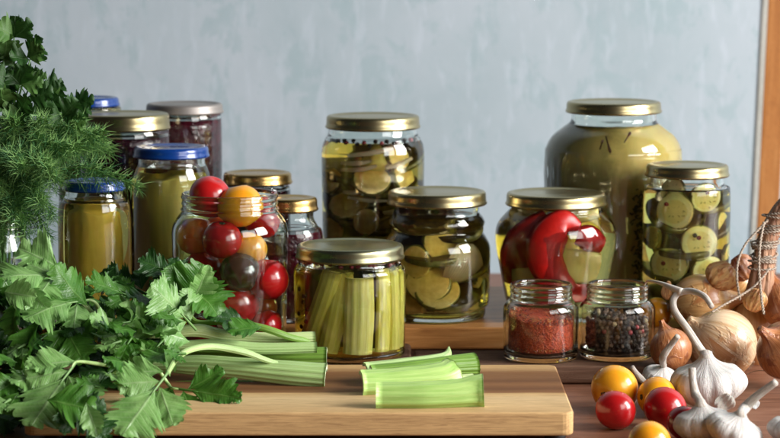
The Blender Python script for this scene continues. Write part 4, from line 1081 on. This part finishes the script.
garlic('front garlic bulb with a short cut upright stem', 703, 424, 29, 42, (0, -.12), [(696, 396, 1.635), (693, 383, 1.637), (692, 368, 1.64)], 8, 2, sr=(6, 4.6, 4.6))
garlic('front garlic bulb with a stem leaning to the post', 734, 431, 29, 40, (.1, .35), [(745, 408, 1.612), (757, 396, 1.608), (776, 382, 1.60)], 8, 3, sr=(6.5, 5, 4.2))
garlic('garlic bulb cut off by the picture edge', 796, 432, 28, 38, (0, .2), [(802, 410, 1.6), (808, 396, 1.6)], 8, 4, sr=(5, 4))
garlic('garlic lying behind the tomatoes with a raised pale stem', 660, 378, 18, 28, (.3, .2), [(663, 357, 1.79), (671, 345, 1.785), (678, 336, 1.78)], 7, 5, sr=(4.5, 3.6, 3.4))
garlic('small garlic clove bulb with its stem pointing at the yellow tomato', 655, 388, 13, 20, (0, -1.1), [(642, 380, 1.768), (636, 373, 1.765), (632, 367, 1.762)], 6, 6, sr=(4, 3.2, 2.8))
def flake(label, px, py, d, R_, up, fc, mat):
    o = shell('garlic_skin_flake', PY(px, py, d), R_, -.6, .6, -.6, .6, .0003, mat, up, fc, 4, 24, 10, .12, .5); tag(o, label, 'garlic skin', 'papery garlic skin flakes')
flake('torn papery flake at the foot of the largest garlic', 723, 399, 1.675, .0125, V((.5, -.1, .8)), V((.2, -1, .3)), GARLIC_ST)
flake('curled papery flake on the table beside the front garlic', 752, 410, 1.70, .008, V((.2, .8, .6)), V((.1, -.4, 1)), GARLIC)
# dry strand reaching to the pepper jar
v, f = tube([PY(682, 292, 1.757), PY(672, 288, 1.765), PY(660, 283, 1.78), PY(648, 281, 1.80), PY(644, 286, 1.805)], [.003, .0024, .0014, .0008, .0004], 10)
c0 = PY(682, 292, 1.757)
o = put('dry_leaf_strand', mesh_of('dry_leaf_strand', [q - c0 for q in v], f, GARLIC_ST), None, c0); tag(o, 'thin dry garlic leaf strand reaching to the peppercorn jar', 'dry strand')

def onion(label, px, py, rp, d, mat, axis, squash=.92, seed=0, neck=1.45, zb=0, parts=None):
    s = S(d, py); P = PY(px, py, d); r = rp * s
    vs, fs, uv = [], [], []; NS, NV = 72, 40
    for i in range(NV + 1):
        t = i / NV
        if t < .8:
            a = PI * t / .8 * .86; rr = r * math.sin(a); z = -r * squash * math.cos(a)
        else:
            u = (t - .8) / .2; r8 = r * math.sin(PI * .86); z8 = -r * squash * math.cos(PI * .86)
            rr = r8 + (r * .13 - r8) * (1 - (1 - u) ** 2); z = z8 + (r * neck - z8) * u ** 1.1
        rr = max(rr, .0004)
        for j in range(NS):
            a = 2 * PI * j / NS; k = 1 + .02 * noise.noise(V((math.cos(a) * 1.5, math.sin(a) * 1.5, t * 3 + seed)))
            if t > .8: k += .25 * noise.noise(V((math.cos(a) * 3, math.sin(a) * 3, t * 8))) * (t - .8) * 5
            vs.append(V((rr * k * math.cos(a), rr * k * math.sin(a), z))); uv.append((j / NS, t))
    for i in range(NV):
        for j in range(NS):
            j2 = (j + 1) % NS; fs.append((i * NS + j, i * NS + j2, (i + 1) * NS + j2, (i + 1) * NS + j))
    fs.append(tuple(range(NS))[::-1]); fs.append(tuple(NV * NS + j for j in range(NS)))
    root = empty('onion', P, label, 'onion', 'onions piled beside the garlic')
    m = axis.normalized().to_track_quat('Z', 'Y').to_matrix().to_4x4()
    put('bulb', mesh_of('bulb', vs, fs, mat, True, uv), root, mat=m)
    rp_ = []
    for k in range(18):
        a = k * 2.4; b0 = V((.0015 * math.cos(a), .0015 * math.sin(a), -r * squash)); rp_.append(tube([b0, b0 + V((math.cos(a) * .003, math.sin(a) * .003, -.0025))], [.0003, .00015], 5, 2))
    v, f = merge(rp_); put('roots', mesh_of('roots', v, f, ROOT), root, mat=m)
    return root
onion('biggest pale tan onion with a shiny skin', 722, 344, 35, 1.885, ON_PALE, V((-.75, -.1, .55)), 1.0, 1, 1.25)
onion('amber onion lying on its side behind the biggest onion', 700, 303, 29, 1.955, ON_AMBER, V((1, .0, .12)), 1.05, 2, 1.9)
onion('small red brown onion behind the raised garlic stem', 671, 349, 21, 1.842, ON_RED, V((-.3, .2, .9)), 1.0, 3)
onion('red brown onion at the picture edge below the braid', 785, 305, 24, 1.93, ON_RED, V((-.4, .2, .9)), 1.0, 4)
onion('dark onion at the picture edge beside the biggest onion', 786, 350, 30, 1.83, ON_RED, V((-.6, -.4, .5)), .95, 5)
onion('onion standing deeper in the pile under the twine', 752, 322, 24, 1.96, ON_AMBER, V((0, .3, 1)), 1.0, 6)
onion('amber onion at the foot of the braid', 736, 283, 21, 1.985, ON_AMBER, V((.7, 0, .7)), .9, 7, 1.8)
onion('coppery onion low behind the biggest onion', 762, 362, 22, 1.95, ON_RED, V((0, .3, 1)), 1.0, 8)
# dried onion skins
def skin(label, px, py, d, R, up, fc, a, h, mat):
    o = shell('onion_skin', PY(px, py, d), R, -a, a, -h, h, .0004, mat, up, fc, 5, 30, 12, .06, .5); tag(o, label, 'onion skin', 'loose papery onion skins'); return o
skin('coppery papery skin curling above the amber onion', 722, 276, 1.95, .016, V((.5, 0, .5)), V((0, -1, .3)), 1.1, .8, ON_AMBER)
skin('thin orange skin flake leaning at the jar', 671, 290, 1.93, .010, V((.1, 0, 1)), V((-.6, -1, .3)), .5, .9, ON_AMBER)
skin('crumpled red skin beside the twine', 738, 268, 1.96, .014, V((-.5, 0, .8)), V((.2, -1, .3)), 1.0, .9, ON_RED)
skin('curled brown skin under the twine knot', 757, 300, 1.90, .013, V((.3, 0, .8)), V((-.3, -1, .3)), .9, .8, ON_AMBER)

# twisted twine
def twine_me(path, r=.0011, n=None, pitch=.006, name='twine'):
    n = n or max(60, int(sum((path[i + 1] - path[i]).length for i in range(len(path) - 1)) / .0007))
    pts = catmull(path, n); res = []
    L = 0; ref = (pts[1] - pts[0]).normalized().orthogonal().normalized(); strands = [[], []]
    for i, p in enumerate(pts):
        t = (pts[min(i + 1, n)] - pts[max(i - 1, 0)]).normalized(); ref = (ref - t * ref.dot(t)).normalized(); b = t.cross(ref)
        if i: L += (pts[i] - pts[i - 1]).length
        a = 2 * PI * L / pitch
        for s in (0, 1): strands[s].append(p + (ref * math.cos(a + s * PI) + b * math.sin(a + s * PI)) * r * .55)
    for s in strands:
        vs, fs = [], []; SEG = 6; ref2 = (s[1] - s[0]).normalized().orthogonal().normalized()
        for i, p in enumerate(s):
            t = (s[min(i + 1, n)] - s[max(i - 1, 0)]).normalized(); ref2 = (ref2 - t * ref2.dot(t)).normalized(); b = t.cross(ref2)
            for k in range(SEG): a = 2 * PI * k / SEG; vs.append(p + (ref2 * math.cos(a) + b * math.sin(a)) * r * .62)
        for i in range(n):
            for k in range(SEG): k2 = (k + 1) % SEG; fs.append((i * SEG + k, i * SEG + k2, (i + 1) * SEG + k2, (i + 1) * SEG + k))
        res.append((vs, fs))
    v, f = merge(res); return v, f
def twine(label, pts, r=.0012, name='twine'):
    P = [PY(*q) for q in pts]; c0 = P[0]; v, f = twine_me([p - c0 for p in P], r)
    o = put(name, mesh_of(name, v, f, TWINE), None, c0); tag(o, label, 'twine', 'twine on the onion braid'); return o
twine('loop of twine arching in front of the post', [(740, 300, 1.90), (737, 280, 1.90), (738, 262, 1.905), (745, 245, 1.91), (757, 231, 1.915), (768, 220, 1.92)], .0010)
twine('straight twine end hanging down over the onions', [(764, 222, 1.905), (760, 245, 1.895), (759, 270, 1.89), (761, 292, 1.885), (762, 303, 1.88), (764, 314, 1.872)], .0011)
twine('twine lying across the onions toward the amber onion', [(770, 268, 1.90), (762, 278, 1.895), (752, 288, 1.89), (738, 297, 1.88), (722, 306, 1.87), (712, 312, 1.865)], .0009)
# braid bundle
br = empty('onion_braid', PY(768, 250, 1.93), 'bundle of dried onion necks bound with wound twine', 'onion braid')
c0 = V(br.location)
for k in range(7):
    a = k * 2 * PI / 7
    o_ = V((math.cos(a) * .005, math.sin(a) * .005, 0))
    pts = [PY(758 + 2 * math.cos(a), 300, 1.93), PY(762, 275, 1.93), PY(765, 250, 1.93), PY(772, 228, 1.93), PY(786, 206, 1.93), PY(800, 195, 1.93)]
    put('dried_neck', tube_uv([p + o_ * (1.2 if i < 2 else .9) - c0 for i, p in enumerate(pts)], [.0055, .0045, .0045, .0045, .005, .004], DRYNECK, 'dried_neck', 12), br)
wp = []
for k in range(0, 420):
    t = k / 419; a = t * 2 * PI * 22
    if t < .5: ctr = PY(762 + 5 * t, 268 - 50 * t, 1.93)
    else: ctr = PY(764.5 + (t - .5) * 34, 243 - (t - .5) * 62, 1.93)
    R = .0098 + .0016 * math.sin(t * 31) + .0008 * math.sin(k * .9); ctr = ctr + V((0, 0, .0035 * math.sin(t * 47)))
    wp.append(ctr + V((math.cos(a) * R, math.sin(a) * R, .0022 * math.sin(a * .5))) - c0)
v, f = twine_me(wp, .0008, 3600); put('binding_twine', mesh_of('binding_twine', v, f, TWINE), br)
v, f = lathe([(0, 0), (.006, .001), (.011, .005), (.012, .010), (.008, .016), (.003, .02), (0, .021)], 30)
# thin stray fibres on table
v, f = tube([PZ(742, 378, .001), PZ(752, 372, .006), PZ(765, 371, .008), PZ(780, 378, .004)], .0003, 5)
c0 = PZ(742, 378, 0)
o = put('dry_fibre', mesh_of('dry_fibre', [q - c0 for q in v], f, ROOT), None, c0); tag(o, 'thin dry root fibre curling on the table by the big onion', 'fibre')
# tomato shape standing in for a bright orange-yellow patch behind the spice jar
tomato(PY(657, 313, 1.97) * 1, .0135, TOM_YEL, 'yellow tomato shape standing in for a bright patch behind the peppercorn jar', 'stand-in tomato shape on the step', (0, 1.4, 0), 44)
# ------------------------------------------------------------------ herbs
HB = V(jV.location) + V((0, 0, .03))
rs = random.Random(11)
def herb_path(px, py, d, bow=.03):
    T = PY(px, py, d); B = HB + V((rs.uniform(-.008, .008), rs.uniform(-.008, .008), 0)); N_ = V((B.x, B.y, .135)) + V((rs.uniform(-.012, .012), rs.uniform(-.012, .012), 0))
    M = (N_ + T) / 2 + V((0, 0, bow)); return B, N_, M, T
dill_t = [(60, 150, 1.86), (133, 184, 1.87), (50, 212, 1.82), (40, 200, 1.80), (20, 165, 1.80), (12, 215, 1.80), (85, 135, 1.88), (96, 140, 1.88), (46, 232, 1.82), (35, 135, 1.84), (5, 140, 1.84),
          (104, 148, 1.90), (55, 178, 1.80), (25, 232, 1.79), (48, 168, 1.80), (-5, 190, 1.80), (72, 146, 1.83), (30, 218, 1.83), (0, 235, 1.80), (45, 160, 1.82), (-8, 160, 1.82), (74, 124, 1.85), (40, 120, 1.83), (98, 132, 1.86), (10, 122, 1.82)]
dlab = ['dill sprig with dark feathery fronds in the herb jar']
def filament(vs, fs, fm, p, dr, L, w, m, bend):
    s = dr.cross(V((.3, -1, .2))).normalized(); q = p; o = len(vs); u = s.cross(dr).normalized()
    K = 3
    for k in range(K):
        t = k / K; ww = w * (1 - t * .6)
        for c in range(3):
            a = 2 * PI * c / 3; vs.append(q + (s * math.cos(a) + u * math.sin(a)) * ww)
        q = q + (dr + bend * (t * .8)).normalized() * L / K
    vs.append(q)
    for k in range(K - 1):
        for c in range(3):
            c2 = (c + 1) % 3; fs.append((o + k * 3 + c, o + k * 3 + c2, o + (k + 1) * 3 + c2, o + (k + 1) * 3 + c)); fm.append(m)
    for c in range(3): fs.append((o + (K - 1) * 3 + c, o + (K - 1) * 3 + (c + 1) % 3, o + K * 3)); fm.append(m)
for i, (px, py, d) in enumerate(dill_t):
    B, N_, M, T = herb_path(px, py, d, .025)
    root = empty('dill_sprig', B, ['feathery dill sprig spilling from the herb jar', 'dill sprig reaching furthest out toward the blue lidded jars'][px == 133], 'dill', 'dill sprigs in the herb jar')
    pts = catmull([B, N_, M, T], 40)
    v, f = tube([p - B for p in (B, N_, M, T)], [.0012, .0011, .0009, .0004], 6); put('stem', mesh_of('stem', v, f, HERBSTEM), root)
    vs, fs, fm = [], [], []
    for k in range(19, 41):
        p = pts[k] - B; t = (pts[min(k + 1, 40)] - pts[max(k - 1, 0)]).normalized()
        prog = (k - 19) / 21
        for side in range(3):
            o_ = t.orthogonal().normalized(); o_ = Matrix.Rotation(side * 2.1 + k * 1.3 + i, 3, t) @ o_
            bd = (t * .9 + o_ * (1.0 - .5 * prog) + V((0, -.15, -.12))).normalized(); BL = .026 * (1 - .62 * prog) * rs.uniform(.7, 1.15)
            nb = max(4, int(BL / .0022)); q = p.copy()
            for j in range(nb):
                q2 = q + (bd + V((0, 0, -.3)) * (j / nb)).normalized() * BL / nb
                filament(vs, fs, fm, q, (q2 - q).normalized(), (q2 - q).length * 1.1, .00032, 0, V((0, 0, 0)))
                q = q2; lf = rs.random() < (.16 + .6 * prog)
                for h in range(2):
                    oo = bd.orthogonal().normalized(); oo = Matrix.Rotation(h * 2.09 + j * 1.1 + rs.uniform(-.3, .3), 3, bd) @ oo
                    fl = (bd * 1.1 + oo).normalized(); filament(vs, fs, fm, q, fl, rs.uniform(.006, .0125), .00023, 1 if lf else 0, V((rs.uniform(-.3, .3), -.1, -.25)))
    put('fronds', mesh_of('fronds', vs, fs, [DILL, DILL_L], False, None, fm), root)
pl = [leaf_me(.0225, .58, 3, 4, .4, .25, .16, 0, m, 300 + i, notch=.62, name='leaf', ns=52, nr=3) for i, m in enumerate([PARSLEY, PARSLEY, PARSLEY, PARSLEY_L])]
par = [(14, 38, 1.86), (30, 60, 1.86), (32, 80, 1.87), (50, 96, 1.87), (74, 104, 1.88), (20, 85, 1.84), (5, 60, 1.86), (-6, 85, 1.86), (45, 112, 1.86), (62, 118, 1.85), (22, 112, 1.83), (0, 108, 1.83)]
rs = random.Random(23)
for i, (px, py, d) in enumerate(par):
    B, N_, M, T = herb_path(px, py, d, .012)
    lab = 'leafy parsley sprig standing among the dill in the herb jar' if i else 'tallest parsley sprig rising above the herb jar'
    root = empty('parsley_sprig', B, lab, 'parsley', 'parsley sprigs in the herb jar')
    v, f = tube([p - B for p in (B, N_, M, T)], [.0013, .0012, .001, .0006], 6); put('stem', mesh_of('stem', v, f, HERBSTEM), root)
    pts = catmull([B, N_, M, T], 40); t = (pts[40] - pts[38]).normalized()
    for k, at in enumerate([40, 40, 40, 36, 35, 30, 27]):
        p = pts[at]; side = (-1 if k % 2 else 1)
        dr = t if k == 0 else (t * .5 + V((side * rs.uniform(.5, 1), rs.uniform(-.8, .3), rs.uniform(-.3, .4))))
        ln = 0 if k < 3 else rs.uniform(.008, .018)
        e = p + dr.normalized() * ln
        if ln:
            v, f = tube([p - B, (p + e) / 2 - B, e - B], .0005, 5, 4); put('leaf_stem', mesh_of('leaf_stem', v, f, HERBSTEM), root)
        s_ = rs.uniform(.55, 1.15)
        put('leaf', pl[3 if rs.random() < .2 else rs.randrange(3)], root, mat=basis(dr, V((rs.uniform(-.6, .6), -.9, rs.uniform(.1, .7))), e - B) @ Matrix.Scale(s_, 4))

# ------------------------------------------------------------------ lights, world, camera
w = bpy.data.worlds.new('World'); sc.world = w; w.use_nodes = True
bg = w.node_tree.nodes['Background']; bg.inputs[0].default_value = (.60, .64, .70, 1); bg.inputs[1].default_value = .04
def area(name, loc, target, sx, sy, power, col):
    l = bpy.data.lights.new(name, 'AREA'); l.shape = 'RECTANGLE'; l.size = sx; l.size_y = sy; l.energy = power; l.color = col
    o = bpy.data.objects.new(name, l); COL.objects.link(o); o.location = loc
    o.rotation_euler = (V(target) - V(loc)).to_track_quat('-Z', 'Y').to_euler(); return o
area('window_light', (2.60, 1.10, 1.15), (0, 1.95, .10), 1.3, 1.55, 192, (1.0, .985, .96))
area('front_fill_light', (1.35, .35, .75), (.0, 1.9, .10), 1.0, .9, 22, (1.0, .985, .96))  # added fill from the front right, no window known there
cam = bpy.data.cameras.new('camera'); co = bpy.data.objects.new('camera', cam); COL.objects.link(co); sc.camera = co
co.location = CAM; co.rotation_euler = (PI / 2 - PITCH, 0, 0)
cam.sensor_width = 36; cam.lens = F / 780 * 36; cam.clip_start = .05; cam.clip_end = 50
cam.dof.use_dof = True; cam.dof.focus_distance = 1.80; cam.dof.aperture_fstop = 10
sc.view_settings.view_transform = 'Standard'; sc.view_settings.look = 'None'; sc.view_settings.exposure = -0.12; sc.view_settings.gamma = 1
cy = sc.cycles
cy.use_denoising = True
cy.max_bounces = 20; cy.transmission_bounces = 18; cy.diffuse_bounces = 4; cy.glossy_bounces = 5; cy.transparent_max_bounces = 12
cy.caustics_refractive = True; cy.caustics_reflective = False; cy.blur_glossy = .5; cy.sample_clamp_indirect = 60
